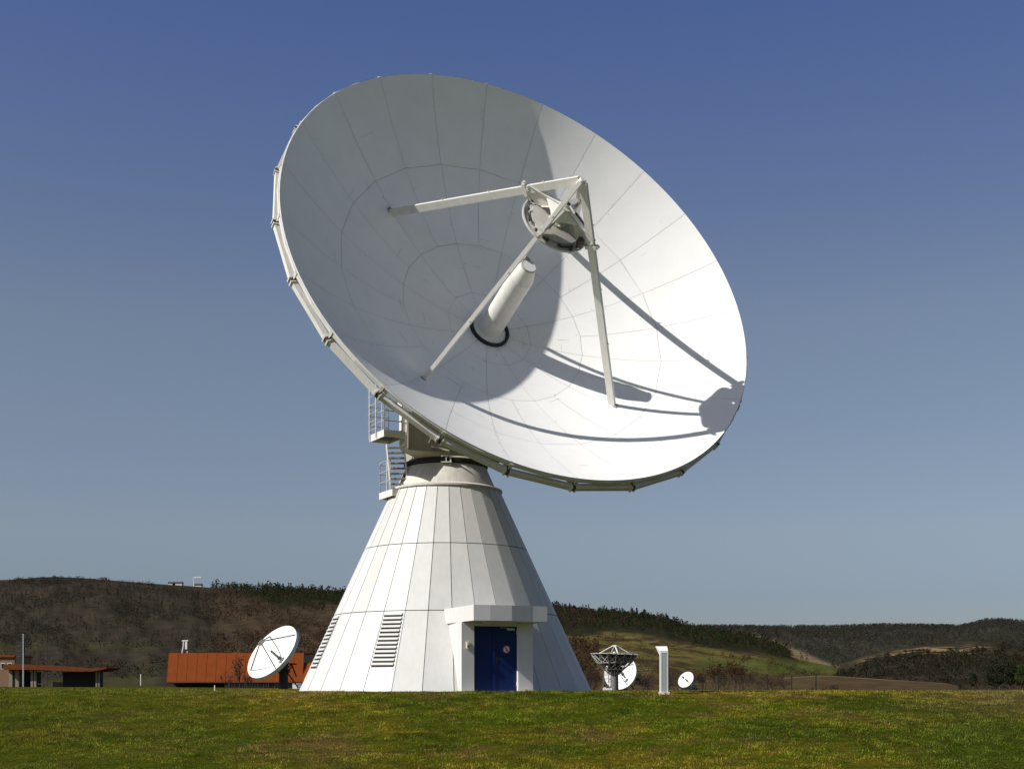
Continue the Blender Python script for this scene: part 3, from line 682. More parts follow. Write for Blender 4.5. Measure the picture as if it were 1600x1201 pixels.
for k in range(4):
    ph = PHI+90*k; T = (DP(1, ph+90, 0)-VX).normalized()*.03; mb = MB()
    rs = 1.20; zc = 5.02
    ol = [(.155, ZS+.72), (.62, ZS+.60), (rs+.02, zc+.13), (rs+.02, zc-.10), (.92, ZS+.11), (.80, ZS+.115)]
    il = [(.60, ZS+.20), (.34, ZS+.42), (.155, ZS+.40)]
    mb.prism([DP(r, ph, z)-T*.5 for r, z in ol+il], T)
    for (ra_, za_), (rb_, zb_) in zip(ol[:5], ol[1:6]): mb.bar(DP(ra_, ph, za_), DP(rb_, ph, zb_), .15, .022, AX if abs(rb_-ra_) > .1 else (DP(1, ph, 0)-VX))
    for (ra_, za_), (rb_, zb_) in zip(il[:-1], il[1:]): mb.bar(DP(ra_, ph, za_), DP(rb_, ph, zb_), .12, .018, AX)
    mb.tube(DP(rs, ph, zc-.02)-T*3, DP(rs, ph, zc-.02)+T*3, .05, n=10)
    mb.build('mount_arm', M['cream'], sub)
    mb = MB()            # curved web between neighbouring arms
    pl = [DP(.16, ph+14, ZS+.68), DP(.60, ph+6, ZS+.56), DP(.44, ph+25, ZS+.50), DP(.38, ph+45, ZS+.47), DP(.44, ph+65, ZS+.50), DP(.60, ph+84, ZS+.56), DP(.16, ph+76, ZS+.68)]
    mb.prism(pl, AX*.02); mb.build('mount_web', M['cream'], sub)
mb = MB()
mb.box(DP(.93, PHI+170, ZS+.24), E1*.07, E2*.09, AX*.13); mb.box(DP(.86, PHI+190, ZS+.2), E1*.05, E2*.05, AX*.1); mb.tube(DP(1.0, PHI+150, ZS-.02), DP(1.0, PHI+150, ZS+.12), .05)
mb.build('drive_motor', M['mast'], sub)

mb = MB(); LT = 2.974
mb.lathe(VX, AX, [(.385, .02), (.38, .72), (.372, .725), (.372, .735), (.38, .74), (.378, 2.44), (.366, 2.445), (.366, 2.462), (.376, 2.468), (.25, 2.90), (.24, 2.93)], 48)
feed = mb.build('feed_horn', M['cream'], ant)
mb = MB(); mb.lathe(VX, AX, [(.24, 2.905), (.25, 2.915), (.25, LT-.02), (.235, LT), (.222, LT)], 40); mb.tube(DP(.24, 75, 2.96), DP(.30, 110, 3.02), .05, n=8); mb.build('end_ring', M['head'], feed)
mb = MB(); mb.lathe(VX, AX, [(.001, LT-.004), (.224, LT-.006)], 40); mb.build('feed_window', M['lens'], feed)
mb = MB(); mb.lathe(VX, AX, [(.38, .10), (.43, .10), (.43, .093), (.44, .093), (.44, .10), (.55, .085), (.58, .05), (.58, .0)], 48)
for k in range(28): mb.tube(DP(.51, k*360/28, .085), DP(.51, k*360/28, .115), .012, n=6)
mb.build('base_flange', M['white'], feed)
mb = MB(); mb.lathe(VX, AX, [(.585, .0), (.585, .12), (.665, .13), (.665, .0)], 60, closed=True, a0=R(128), a1=R(128+318), ex=E1); mb.build('rubber_seal', M['dark'], feed)

# ------------------------------------------------------------------ smaller dish antennas
def frame_of(n):
    n = Vector(n).normalized(); e1 = Vector((-n.y, n.x, 0)) if abs(n.z) < .99 else Vector((1, 0, 0))
    e1.normalize(); return n, e1, n.cross(e1)
def dish_parts(root, V, n, Rr, d, rim=.05, wall=.10, ns=4, hs=None, phi=20, thin=.02, sub=.16, feed=(.07, .5), rf=.9, m='white'):
    a, e1, e2 = frame_of(n)
    P = lambda r, t, z: V+a*z+(e1*math.cos(R(t))+e2*math.sin(R(t)))*r
    zz = lambda r: d*(r/Rr)**2
    pr = [(max(r, .002), zz(r)) for r in np.linspace(0, Rr, 14)]+[(Rr+rim*.4, d+.005), (Rr+rim*.4, d-wall)]+[(max(r, .002), zz(r)-.04-wall*.6*(r/Rr)) for r in np.linspace(Rr-.03, 0, 10)]
    mb = MB(); mb.lathe(V, a, pr, 64); rf_ = mb.build('reflector', M[m], root)
    hs = hs or Rr*.8
    for k in range(ns):
        mb = MB(); mb.tube(P(Rr*rf, phi+360/ns*k, zz(Rr*rf)), P(sub*.6, phi+360/ns*k, hs), thin, n=6); mb.build('strut', M['dark'], root)
    mb = MB(); mb.lathe(V, a, [(.002, hs-.10), (sub*.7, hs-.05), (sub, hs), (sub, hs+.05), (.002, hs+.06)], 24)
    for k in range(8): mb.bar(P(sub*.3, k*45, hs+.07), P(sub*1.25, k*45, hs+.05), .02, .03, a, 1)
    mb.build('subreflector', [M['pillar'], M['black']], root)
    mb = MB(); mb.lathe(V, a, [(feed[0]*1.6, 0), (feed[0]*1.5, .1), (feed[0], .12), (feed[0]*.9, feed[1]), (.002, feed[1]+.01)], 20); mb.build('feed_horn', M['pillar'], root)
    return a, P, zz
# left: white dish on a dark mast in front of the orange roofed building
nL = Vector((-.57, -.59, .57)); Y = 100.0
c = at(424.8, 1017.6, Y); Rl = 49.9/F*Y; dl = Rl*.36
a = nL.normalized(); VL = c-a*dl
base = at(431, 1077, Y+.9)
t1 = thing('white_dish_antenna', (base.x, base.y, base.z), 'white dish antenna tilted to the left on a dark mast beside the orange roofed building', 'antenna')
a, P, zz = dish_parts(t1, VL, nL, Rl, dl, .06, .30, hs=Rl*.84, phi=46, thin=.042, sub=.30, feed=(.10, .95), rf=.93)
hb = VL-a*.55
mb = MB(); mx_, my_ = at(443, 1050, Y+.9).x, Y+.9
mb.tube((mx_, my_, base.z-.6), (mx_, my_, hb.z-.55), .36, .33, n=20); mb.build('mast', M['mast'], t1)
mb = MB(); mb.tube(VL-a*.10, hb, 1.0, .45, n=24); mb.tube(hb, Vector((mx_, my_, hb.z-.5)), .32, .32, n=14); mb.box((mx_, my_, hb.z-.62), (.45, 0, 0), (0, .4, 0), (0, 0, .12)); mb.build('mount', M['mast'], t1)
for (p, q) in (((446, 1046), (466, 1074)), ((455, 1036), (463, 1056)), ((445, 1036), (463, 1037)), ((447, 1045), (456, 1037)), ((450, 1047), (457, 1040))):
    mb = MB(); mb.tube(at(*p, Y+.8), at(*q, Y+1.3), .055, n=6); mb.build('brace', M['darkred'], t1)
# right: upward looking lattice dish
Y = 130.0; pm = F/Y
c = at(959.5, 1020.5, Y); Rr = 37/pm; dr = Rr*.56
base = at(960, 1076, Y)
t2 = thing('lattice_dish_antenna', base, 'dish antenna with open lattice back pointing straight up on a grey pillar', 'antenna')
V2 = c-Vector((0, 0, dr)); nz = Vector((.03, -.015, 1)).normalized()
a, e1, e2 = frame_of(nz); P = lambda r, t, z: V2+a*z+(e1*math.cos(R(t))+e2*math.sin(R(t)))*r
zz = lambda r: dr*(r/Rr)**2
pr = [(max(r, .002), zz(r)) for r in np.linspace(0, Rr*.97, 14)]+[(max(r, .002), zz(r)-.03) for r in np.linspace(Rr*.97, 0, 12)]
mb = MB(); mb.lathe(V2, a, pr, 48); mb.build('reflector', M['mesh'], t2)
mb = MB(); n = 16; br = .034
for k in range(n):
    t = 360/n*k; t_ = t+360/n; zl = lambda r: zz(r)-.22-.35*(1-r/Rr)
    top = P(Rr, t, dr); top2 = P(Rr, t_, dr); b1 = P(Rr*.74, t, zl(Rr*.74)); b1b = P(Rr*.74, t_, zl(Rr*.74)); b2 = P(Rr*.42, t, zl(Rr*.42)-.05); b2b = P(Rr*.42, t_, zl(Rr*.42)-.05); hub = P(.45, t, -.75)
    for (p, q, w) in ((top, top2, 1.3), (b1, b1b, 1), (b2, b2b, 1), (top, b1, 1.2), (b1, b2, 1), (b2, hub, 1), (top, P(Rr*.9, t, zz(Rr*.9)), 1), (b1, P(Rr*.9, t_, zz(Rr*.9)-.02), .8), (b1b, P(Rr*.9, t, zz(Rr*.9)-.02), .8), (b1, P(Rr*.7, t, zz(Rr*.7)), .8), (b2, b1b, .8), (top, b1b, .8)):
        mb.tube(p, q, br*w, n=5, cap=False)
mb.build('lattice_frame', M['lattice'], t2)
for k in range(4):
    mb = MB(); mb.tube(P(Rr*.88, 8+90*k, zz(Rr*.88)), P(.12, 8+90*k, dr+12.5/pm), .06, n=6); mb.build('strut', M['white'], t2)
mb = MB(); mb.lathe(V2, a, [(.002, dr+10.5/pm), (.28, dr+11/pm), (.30, dr+12/pm), (.15, dr+13/pm), (.002, dr+13/pm)], 20); mb.build('subreflector', M['white'], t2)
mb = MB(); mb.lathe(V2, a, [(.16, 0), (.14, dr+.15), (.002, dr+.2)], 16); mb.build('feed_horn', M['white'], t2)
mb = MB(); z0 = at(960, 1046, Y).z
mb.box((base.x+.05, Y, z0+.05), (.62, 0, 0), (0, .6, 0), (0, 0, .28)); mb.box((base.x-.1, Y-.65, z0+.1), (.5, 0, 0), (0, .05, 0), (0, 0, .09)); mb.tube((base.x, Y, z0), V2-a*.15, .62, .7, n=18); mb.build('mount', M['mesh'], t2)
mb = MB(); mb.tube((base.x, Y, base.z-.5), (base.x, Y, z0-.2), .40, .38, n=24); mb.build('pillar', M['pillar'], t2)
mb = MB(); lx = at(947, 1060, Y).x; w = .28
for dx in (-w, w):
    for dy in (-w, w): mb.tube((lx+dx, Y+dy, base.z-.4), (lx+dx*.9, Y+dy*.9, z0+.1), .022, n=5)
for j in range(9):
    zb = base.z-.2+j*.21
    for (p, q) in (((-w, -w), (w, -w)), ((w, -w), (w, w)), ((w, w), (-w, w)), ((-w, w), (-w, -w))):
        mb.tube((lx+p[0], Y+p[1], zb), (lx+q[0], Y+q[1], zb+(.21 if j % 2 else 0)), .011, n=5, cap=False)
mb.bar((lx-.7, Y, base.z-.3), (lx-.1, Y, base.z+.9), .05, .05); mb.bar((lx+.2, Y, base.z-.1), (lx+.8, Y, base.z+1.1), .05, .05)
mb.build('access_tower', M['pillar'], t2)
mb = MB(); mb.box((lx+.05, Y-1.2, base.z-.02), (.42, 0, 0), (0, .3, 0), (0, 0, .12)); mb.box((lx-.2, Y-1.2, base.z+.13), (.1, 0, 0), (0, .1, 0), (0, 0, .028)); o = mb.build('equipment_box', M['white'])
tag(o, 'low white equipment box at the foot of the lattice dish pillar', 'box')
# right: white dish standing behind the lattice one
Y = 150.0; n3 = Vector((-.50, -.86, .26)); c = at(969, 1050, Y); R3 = 27/F*Y; d3 = R3*.34; V3 = c-n3.normalized()*d3
base = at(975, 1078, Y+.8)
t3 = thing('white_dish_antenna', base, 'white dish antenna half hidden behind the grey pillar of the lattice dish', 'antenna')
a, P, zz = dish_parts(t3, V3, n3, R3, d3, .06, .30, hs=R3*.8, phi=35, thin=.04, sub=.22, feed=(.12, .8))
mb = MB(); h3 = V3-a*.6; mb.tube((h3.x, h3.y, base.z-.6), h3, .3, n=16); mb.build('mast', M['mast'], t3)
mb = MB(); mb.tube(V3-a*.05, h3, .9, .4, n=20); mb.box(h3-a*.3, (.6, 0, 0), (0, .3, 0), (0, 0, .5)); mb.bar(h3, at(1000, 1062, Y+1.4), .15, .3); mb.bar(h3, at(990, 1076, Y+1.6), .12, .12); mb.build('mount', M['mast'], t3)
# far right: small dish on a low trailer
Y = 80.0; n4 = Vector((-.60, -.66, .45)); c = at(1071.5, 1061, Y); R4 = 13.6/F*Y; d4 = R4*.3; V4 = c-n4.normalized()*d4
base = at(1078, 1077, Y+.4)
t4 = thing('small_dish_antenna', base, 'smallest white dish antenna, low on a trailer frame right of the white post', 'antenna')
a, P, zz = dish_parts(t4, V4, n4, R4, d4, .02, .05, ns=3, hs=R4*.8, phi=30, thin=.010, sub=.04, feed=(.035, .25))
mb = MB(); p0 = V4-a*.06; bx = at(1078, 1074, Y+.4)
mb.tube(p0, p0-a*.15, .2, .1, n=14); mb.bar(p0-a*.1, bx, .08, .12); mb.build('mount', M['mast'], t4)
mb = MB(); mb.box(at(1073, 1074, Y+.3), (.22, 0, 0), (0, .2, 0), (0, 0, .10), 0); mb.abox(at(1064,1,Y).x, at(1092,1,Y).x, Y+.2, Y+.7, base.z+.02, base.z+.09, 1)
for u in (1064, 1080, 1090): mb.tube((at(u,1,Y).x, Y+.4, base.z-.15), (at(u,1,Y).x, Y+.4, base.z+.05), .025, n=6)
mb.build('trailer_frame', [M['stele'], M['mast']], t4)
mb = MB(); mb.box(at(1086, 1068, Y+.5), (.20, 0, 0), (0, .2, 0), (0, 0, .025), 0); mb.box(at(1085, 1072, Y+.5), (.13, 0, 0), (0, .12, 0), (0, 0, .09), 1); mb.build('control_box', [M['white'], M['stele']], t4)

# ------------------------------------------------------------------ info post on the lawn
Y = 38.8; k = Y/F
x0, x1 = at(1031.2, 1, Y).x, at(1043.8, 1, Y).x; zb, zt = at(1, 1081.5, Y).z, at(1, 1016.5, Y).z
t5 = thing('info_post', ((x0+x1)/2, Y, zb), 'slim white info post with grey green face and slanted top on the lawn', 'sign post')
mb = MB()
mb.abox(x0, x0+.045, Y, Y+.13, zb, zt); mb.abox(x1-.02, x1, Y, Y+.13, zb, zt); mb.abox(x0+.045, x1-.02, Y+.018, Y+.13, zb, zt-.005); mb.abox(x0+.045, x1-.02, Y, Y+.018, zt-.045, zt-.001)
mb.build('post', M['white'], t5)
mb = MB(); mb.abox(x0+.05, x1-.025, Y+.008, Y+.0175, zb+.03, zt-.05); mb.build('face_panel', M['stele'], t5)
mb = MB()
pr = [(x0-.155, zt+.145), (x0-.155+.03, zt+.145), (x1+.0, zt+.002), (x0, zt+.002), (x0, zt-.12)]
hp = [Vector((x0, Y-.004, zt+.003)), Vector((x1, Y-.004, zt+.003)), at(1024, 1009, Y+.22), at(1042.3, 1009, Y+.22), Vector((x0, Y+.13, at(1, 1023, Y+.13).z)), Vector((x1, Y+.13, zt+.002)), at(1024.3, 1010.2, Y+.245), at(1042.6, 1010.2, Y+.245)]
bh_ = bmesh.new(); [bh_.verts.new(p) for p in hp]; bmesh.ops.convex_hull(bh_, input=bh_.verts[:]); bh_.verts.index_update()
mb.add([v.co.copy() for v in bh_.verts], [[v.index for v in f.verts] for f in bh_.faces]); bh_.free()
mb.build('slanted_top', M['white'], t5)
mb = MB(); mb.abox(x0-.03, x1+.045, Y-.04, Y+.17, zb-.06, zb+.02); mb.build('base_plate', M['white'], t5)
for (uu, vv, y_, w, h, lab, nm) in ((335.5, 1082.5, 41.0, .032, .24, 'short pale marker stake in the lawn in front of the orange roofed building', 'marker_post'), (220, 1069, 150, .10, 1.15, 'pale post standing alone between the open shelter and the orange roofed building', 'marker_post')):
    p = at(uu, vv, y_); mb = MB(); mb.tube((p.x, p.y, p.z-.1), (p.x, p.y, p.z+h*.93), w*.5, n=10); mb.tube((p.x, p.y, p.z+h*.93), (p.x, p.y, p.z+h), w*.55, w*.3, n=10)
    tag(mb.build(nm, M['white']), lab, 'post')

# ------------------------------------------------------------------ wire fence on the right
Y = 185.0
t6 = thing('wire_fence', at(1085, 1077, Y), 'dark wire mesh fence on slim posts running behind the right hand lawn', 'fence')
us = [923, 969, 1007, 1047, 1085, 1123, 1161, 1199, 1237, 1275]
for u in us:
    p = at(u, 1077, Y); q = at(u, 1054, Y); mb = MB(); mb.abox(p.x-.07, p.x+.07, Y-.05, Y+.05, p.z-.3, q.z); mb.build('fence_post', M['dark'], t6)
mb = MB(); pa, pb = at(us[0], 1076.5, Y), at(us[-1], 1055, Y)
for j in range(9): z = pa.z+(pb.z-pa.z)*j/8; mb.abox(pa.x, pb.x, Y-.065, Y-.05, z-.009, z+.009)
nv = 150
for j in range(nv): x = pa.x+(pb.x-pa.x)*j/nv; mb.abox(x-.006, x+.006, Y-.078, Y-.066, pa.z, pb.z)
mb.build('wire_mesh', M['mast'], t6)

# ------------------------------------------------------------------ buildings on the left
Y = 180.0; pm = F/Y
def px(u, y=Y): return at(u, 1, y).x
def pz(v, y=Y): return at(1, v, y).z
gb = float(ground_z(px(370), Y))
t7 = thing('long_building', (px(372), Y+4, gb), 'long low building with a big rust orange roof and small windows below', 'building')
ev, rg = pz(1064), pz(1019.5)*(Y+7)/Y
mb = MB()
def slab(xa, xb, y0, z0, y1, z1, th=.25): mb.hexa([(xa,y0,z0-th), (xb,y0,z0-th), (xb,y1,z1-th), (xa,y1,z1-th), (xa,y0,z0), (xb,y0,z0), (xb,y1,z1), (xa,y1,z1)])
rg = pz(1019.5)*(Y+.4)/Y
slab(px(262.5), px(474), Y-.8, ev, Y+.4, rg); slab(px(262.5), px(474), Y+.42, rg, Y+13, rg+.3)
xw = (px(474)-px(262.5))/14
for i in range(15):
    x = px(262.5)+xw*i; mb.bar((x, Y-.8, ev+.0), (x, Y+.4, rg+.0), .035, .05, (0, -1, .3)) if i % 1 == 0 else None
rf = mb.build('roof', M['roof'], t7)
mb = MB(); slab(px(474)+.02, px(486), Y-.9, pz(1061), Y+.4, pz(1035)); mb.build('lean_to_roof', M['roof'], t7)
mb = MB(); mb.abox(px(350), px(474)-.3, Y+.2, Y+12.6, gb-1.2, ev-.25); mb.abox(px(263), px(474)-.1, Y+.7, Y+12.6, ev-.24, rg-.3); mb.build('wall', M['wallb'], t7)
mb = MB(); mb.abox(px(474)-.28, px(484), Y+.4, Y+8, gb-1.2, pz(1061)-.26); mb.build('lean_to_wall', M['wallb'], t7)
mb = MB(); mb.abox(px(288), px(350)-.02, Y+.6, Y+13, gb-1.2, ev-.28); mb.abox(px(264), px(288)-.02, Y+2.2, Y+12, gb-1.2, ev-.28)
mb.build('carport_shade', M['dkwall_shade'], t7)  # dark blocks standing in for the shadow inside the open carport
for u in (362, 378, 398, 415.5, 433):
    mb = MB(); w = .29
    for (xa, xb, za, zb_) in ((-w-.06, -w, pz(1076), pz(1066.5)), (w, w+.06, pz(1076), pz(1066.5)), (-w-.06, w+.06, pz(1066.5), pz(1066.5)+.06), (-.02, .02, pz(1076), pz(1066.5))):
        mb.abox(px(u)+xa, px(u)+xb, Y+.12, Y+.198, za, zb_)
    wn = mb.build('window', M['cream'], t7)
    mb = MB(); mb.abox(px(u)-w, px(u)+w, Y+.165, Y+.19, pz(1076), pz(1066.5)); mb.build('pane', M['glass'], wn)
mb = MB(); mb.tube((px(423), Y-.02, gb-1), (px(423), Y-.02, ev-.2), .06, n=8); mb.build('downpipe', M['mast'], t7)
mb = MB(); mb.bar((px(262.5), Y-.88, ev-.1), (px(474), Y-.88, ev-.1), .12, .12); mb.build('gutter', M['mast'], t7)
# white cabinet right of the building
Yc = 120.0; p = at(463.5, 1077, Yc)
t8 = thing('utility_cabinet', p, 'low white cabinet with a dark side panel between dish mast and cone tower', 'cabinet')
mb = MB(); mb.abox(px(457, Yc), px(464.5, Yc), Yc, Yc+.5, p.z-.2, pz(1068, Yc)); mb.abox(px(456.6, Yc), px(471, Yc), Yc-.03, Yc+.53, pz(1068, Yc)+.002, pz(1067.2, Yc)); mb.build('body', M['white'], t8)
mb = MB(); mb.abox(px(464.5, Yc)+.003, px(470.5, Yc), Yc+.03, Yc+.5, p.z-.2, pz(1068, Yc)); mb.build('side_panel', M['stele'], t8)
# bracket mast and camera on the roof
Yr = Y+5; zr = rg+.1
t9 = thing('roof_antenna', (px(291, Yr), Yr, zr), 'white trestle aerial with a dark box standing on the orange roof', 'aerial')
mb = MB(); q = lambda u, v: at(u, v, Yr)
mb.bar(q(284.5, 1000.5), q(294, 1000.2), .16, .16); mb.tube(q(287, 1001), q(286, 1012), .07); mb.tube(q(286, 1011), q(284.5, 1020), .08); mb.tube(q(291, 1001), q(293, 1020), .06)
mb.build('frame', M['white'], t9)
mb = MB(); mb.box(q(291, 1008), (.14, 0, 0), (0, .14, 0), (0, 0, .5)); mb.build('aerial_box', M['white'], t9)
mb = MB(); mb.tube(q(290, 1013), q(298, 1020), .09); mb.box(q(297, 1021), (.22, 0, 0), (0, .2, 0), (0, 0, .22)); mb.tube(q(297, 1014), q(301, 1009), .05); mb.tube(q(301, 1008.5), q(302.5, 1008), .1); mb.build('camera_arm', M['dkwall_shade'], t9)

# open shelter at the far left
Ys = 190.0
gs = float(ground_z(px(95, Ys), Ys))
t10 = thing('open_shelter', (px(95, Ys), Ys, gs), 'open shelter with a long thin rust orange roof on pale pillars at the left edge', 'shelter')
mb = MB(); pts = [(16, 1038.5, 1046), (40, 1037.5, 1046), (75, 1039, 1046.5), (105, 1041, 1048), (135, 1043.5, 1049), (155, 1043.5, 1048.5), (175, 1042, 1044.5)]
for i in range(len(pts)-1):
    (ua, ta, ba), (ub, tb, bb) = pts[i], pts[i+1]
    c = []
    for yy in (Ys-2.5, Ys+4): c.append([(px(ua, Ys), yy, pz(ba, Ys)), (px(ub, Ys), yy, pz(bb, Ys)), (px(ub, Ys), yy, pz(tb, Ys)), (px(ua, Ys), yy, pz(ta, Ys))])
    mb.add(c[0]+c[1], [(0,1,2,3), (7,6,5,4), (3,2,6,7), (0,4,5,1)]+([(0,3,7,4)] if i == 0 else [])+([(1,5,6,2)] if i == len(pts)-2 else []))
mb.build('roof', M['shroof'], t10)
for (u, w) in ((23, .25), (33, .25), (56, .16), (61, .16), (156, .11), (160, .09)):
    mb = MB(); mb.abox(px(u, Ys)-w, px(u, Ys)+w, Ys-1.6, Ys-1.6+2*w, gs-.4, pz(1047 if u < 100 else 1049, Ys)+.05); mb.build('pillar', M['wallb'], t10)
mb = MB(); mb.abox(px(18.5, Ys), px(37, Ys), Ys-1.0, Ys+2, gs-.3, pz(1046, Ys)); mb.build('side_wall', M['wallb'], t10)
for ua, ub in ((37.5, 55), (97, 153)):
    mb = MB(); mb.abox(px(ua, Ys), px(ub, Ys), Ys+.3, Ys+2.4, gs-.5, pz(1049, Ys)); mb.build('dark_bay', M['dkwall_shade'], t10)
mb = MB(); mb.abox(px(78, Ys), px(96, Ys), Ys+1.2, Ys+1.4, gs-.3, gs+.7); mb.build('low_wall', M['wallb'], t10)
mb = MB(); mb.abox(px(63, Ys), px(74, Ys), Ys-1.5, Ys-1.2, gs+.35, gs+.45)
for u in (64, 73): mb.abox(px(u, Ys)-.05, px(u, Ys)+.05, Ys-1.5, Ys-1.2, gs-.1, gs+.348)
tag(mb.build('bench', M['mast']), 'dark low bench under the orange shelter roof', 'bench')
p = at(36.5, 1072, 182); mb = MB(); mb.tube((p.x, p.y, p.z-.3), (p.x, p.y, pz(991, 182)), .10, .08, n=10); mb.tube((p.x, p.y, pz(991, 182)), (p.x, p.y, pz(990, 182)), .12, .05, n=10)
tag(mb.build('flagpole', M['steel']), 'tall pale pole rising in front of the shelter at the left edge', 'pole')
Yt = 215.0; p = at(30, 1070, Yt); tw = thing('dark_tower', p, 'narrow dark tower block behind the tall pale pole', 'tower')
mb = MB(); mb.abox(px(25, Yt), px(35, Yt), Yt, Yt+1.2, p.z-1, pz(1000, Yt)); mb.abox(px(24.6, Yt), px(35.4, Yt), Yt-.05, Yt+1.25, pz(1000, Yt)+.003, pz(999, Yt)); mb.build('shaft', M['dkwall_shade'], tw)
mb = MB()
for v in (1008, 1016, 1024): mb.abox(px(27, Yt), px(33, Yt), Yt-.04, Yt-.004, pz(v+2, Yt), pz(v, Yt))
mb.build('vent_grille', M['mast'], tw)
Yb = 235.0; p = at(4, 1070, Yb); bh = thing('brick_house', p, 'brown brick house cut off by the left edge of the picture', 'house')
mb = MB(); mb.abox(px(-60, Yb), px(23, Yb), Yb, Yb+8, p.z-1, pz(1026, Yb)); mb.build('wall', M['brick'], bh)
mb = MB(); mb.abox(px(-62, Yb), px(24, Yb), Yb-.3, Yb+8.3, pz(1026, Yb)+.003, pz(1023, Yb)); mb.build('roof', M['roof'], bh)
for u in (5, 15):
    mb = MB(); mb.abox(px(u, Yb)-.4, px(u, Yb)+.4, Yb-.06, Yb-.003, pz(1045, Yb), pz(1035, Yb)); wn = mb.build('window', M['cream'], bh)
    mb = MB(); mb.abox(px(u, Yb)-.32, px(u, Yb)+.32, Yb-.08, Yb-.062, pz(1044, Yb), pz(1036, Yb)); mb.build('pane', M['glass'], wn)
for (u, vt, lab) in ((73, 991, 'tall thin dark pole behind the middle of the orange shelter'), (59, 1012, 'shorter thin pole behind the left part of the orange shelter')):
    p = at(u, 1066, 225); mb = MB(); mb.tube((p.x, 225, p.z-.5), (p.x, 225, pz(vt, 225)), .09, .06, n=8); mb.bar((p.x-.35, 225, pz(vt+2, 225)), (p.x+.35, 225, pz(vt+2, 225)), .06, .06)
    tag(mb.build('utility_pole', M['bark']), lab, 'pole')
# pale houses on the ridge
for (u, w, h, lab) in ((268, 7, 1.8, 'pale flat house on the wooded ridge, leftmost of the ridge houses'), (277, 9, 2.2, 'pale house with wider front in the middle of the ridge houses'), (308, 8, 2.0, 'pale house on the ridge, rightmost and beside the pale mast'), (160, 5, 1.4, 'tiny pale house on the left hill crest')):
    Yk = 1290.0; x = (u-800)/F*Yk; z = float(hill_z('front', np.array(u*1.), np.array(Yk)))
    hs_ = thing('ridge_house', (x, Yk, z), lab, 'house', 'houses on the ridge')
    mb = MB(); mb.abox(x-w/2, x+w/2, Yk, Yk+6, z-1, z+h); mb.build('wall', M['concrete'], hs_)
    mb = MB(); mb.prism([(x-w/2-.3, Yk-.4, z+h), (x-w/2-.3, Yk+6.4, z+h), (x-w/2-.3, Yk+3, z+h+1.6)], (w+.6, 0, 0)); mb.build('roof', M['mast'], hs_)
Yk = 1285.0; z = float(hill_z('front', np.array(303.), np.array(Yk))); x = (303-800)/F*Yk
mb = MB(); mb.tube((x, Yk, z-1), (x, Yk, z+9), .45, .35, n=8); mb.bar((x-.4, Yk, z+8.7), (x+7, Yk, z+9), .8, .8)
tag(mb.build('ridge_mast', M['white']), 'pale angled mast standing on the left ridge beside the houses', 'mast')

# ------------------------------------------------------------------ individual trees and shrubs
def bare_tree(name, base, H, W, col, label, cat, group, stems=6, depth=4, seed=0, leaves=0, r0=None):
    rnd = random.Random(seed); t = thing(name, base, label, cat, group); mb = MB(); tips = []
    def grow(p, d, l, r, k):
        q = p+d*l; mb.tube(p, q, r, r*.68, n=5, cap=False)
        if k == 0: tips.append(q); return
        for _ in range(rnd.choice((2, 3, 3))):
            nd = (d+Vector((rnd.gauss(0, .38)*W/H*1.8, rnd.gauss(0, .38)*W/H*1.8, rnd.gauss(.10, .2)))).normalized()
            grow(p.lerp(q, rnd.uniform(.5, 1)), nd, l*rnd.uniform(.62, .85), r*.62, k-1)
    for s in range(stems):
        d = Vector((rnd.gauss(0, .30)*W/H*1.6, rnd.gauss(0, .3)*W/H*1.6, 1)).normalized()
        o = Vector(base)+Vector((rnd.uniform(-1, 1)*W*(.30 if stems > 2 else 0), rnd.uniform(-1, 1)*W*.3*(stems > 2), -.3))
        grow(o, d, H*.36*rnd.uniform(.7, 1.1), r0 or H*.012, depth)
    mb.build('branches', mat_cached(col), t)
    if leaves:
        tp = np.array([tuple(q) for q in tips]); tp = tp[rng.integers(0, len(tp), leaves)]+rng.normal(0, H*.05, (leaves, 3))
        n = len(tp); d1 = rng.normal(size=(n, 3)); d1 /= np.linalg.norm(d1, axis=1)[:, None]; d2 = np.cross(d1, rng.normal(size=(n, 3))); d2 /= np.linalg.norm(d2, axis=1)[:, None]
        s = H*.020*rng.uniform(.5, 1.4, (n, 1)); v = np.stack([tp-d1*s, tp+d2*s, tp+d1*s, tp-d2*s], 1).reshape(-1, 3)
        cc = np.repeat(np.asarray(col)*rng.uniform(.7, 1.5, (n, 1)), 4, 0)
        npmesh('foliage', v, np.arange(4*n).reshape(-1, 4), cc, M['leaf'], t)
    return t
MC = {}
def mat_cached(c):
    if c not in MC: MC[c] = mat('bark_%d' % len(MC), c, .9, .25, 3)
    return MC[c]
RED = (.082, .048, .026); GRY = (.055, .040, .028); OLV = (.045, .040, .018)
sh = [(880, 1030, 16), (893, 1022, 20), (907, 1020, 20), (921, 1036, 16), (1100, 1040, 26), (1116, 1032, 24), (1130, 1024, 26), (1146, 1024, 26), (1160, 1036, 24), (1178, 1046, 24), (1200, 1049, 24), (1222, 1052, 22), (1012, 1046, 26), (1066, 1046, 24), (1040, 1048, 26), (990, 1040, 22)]
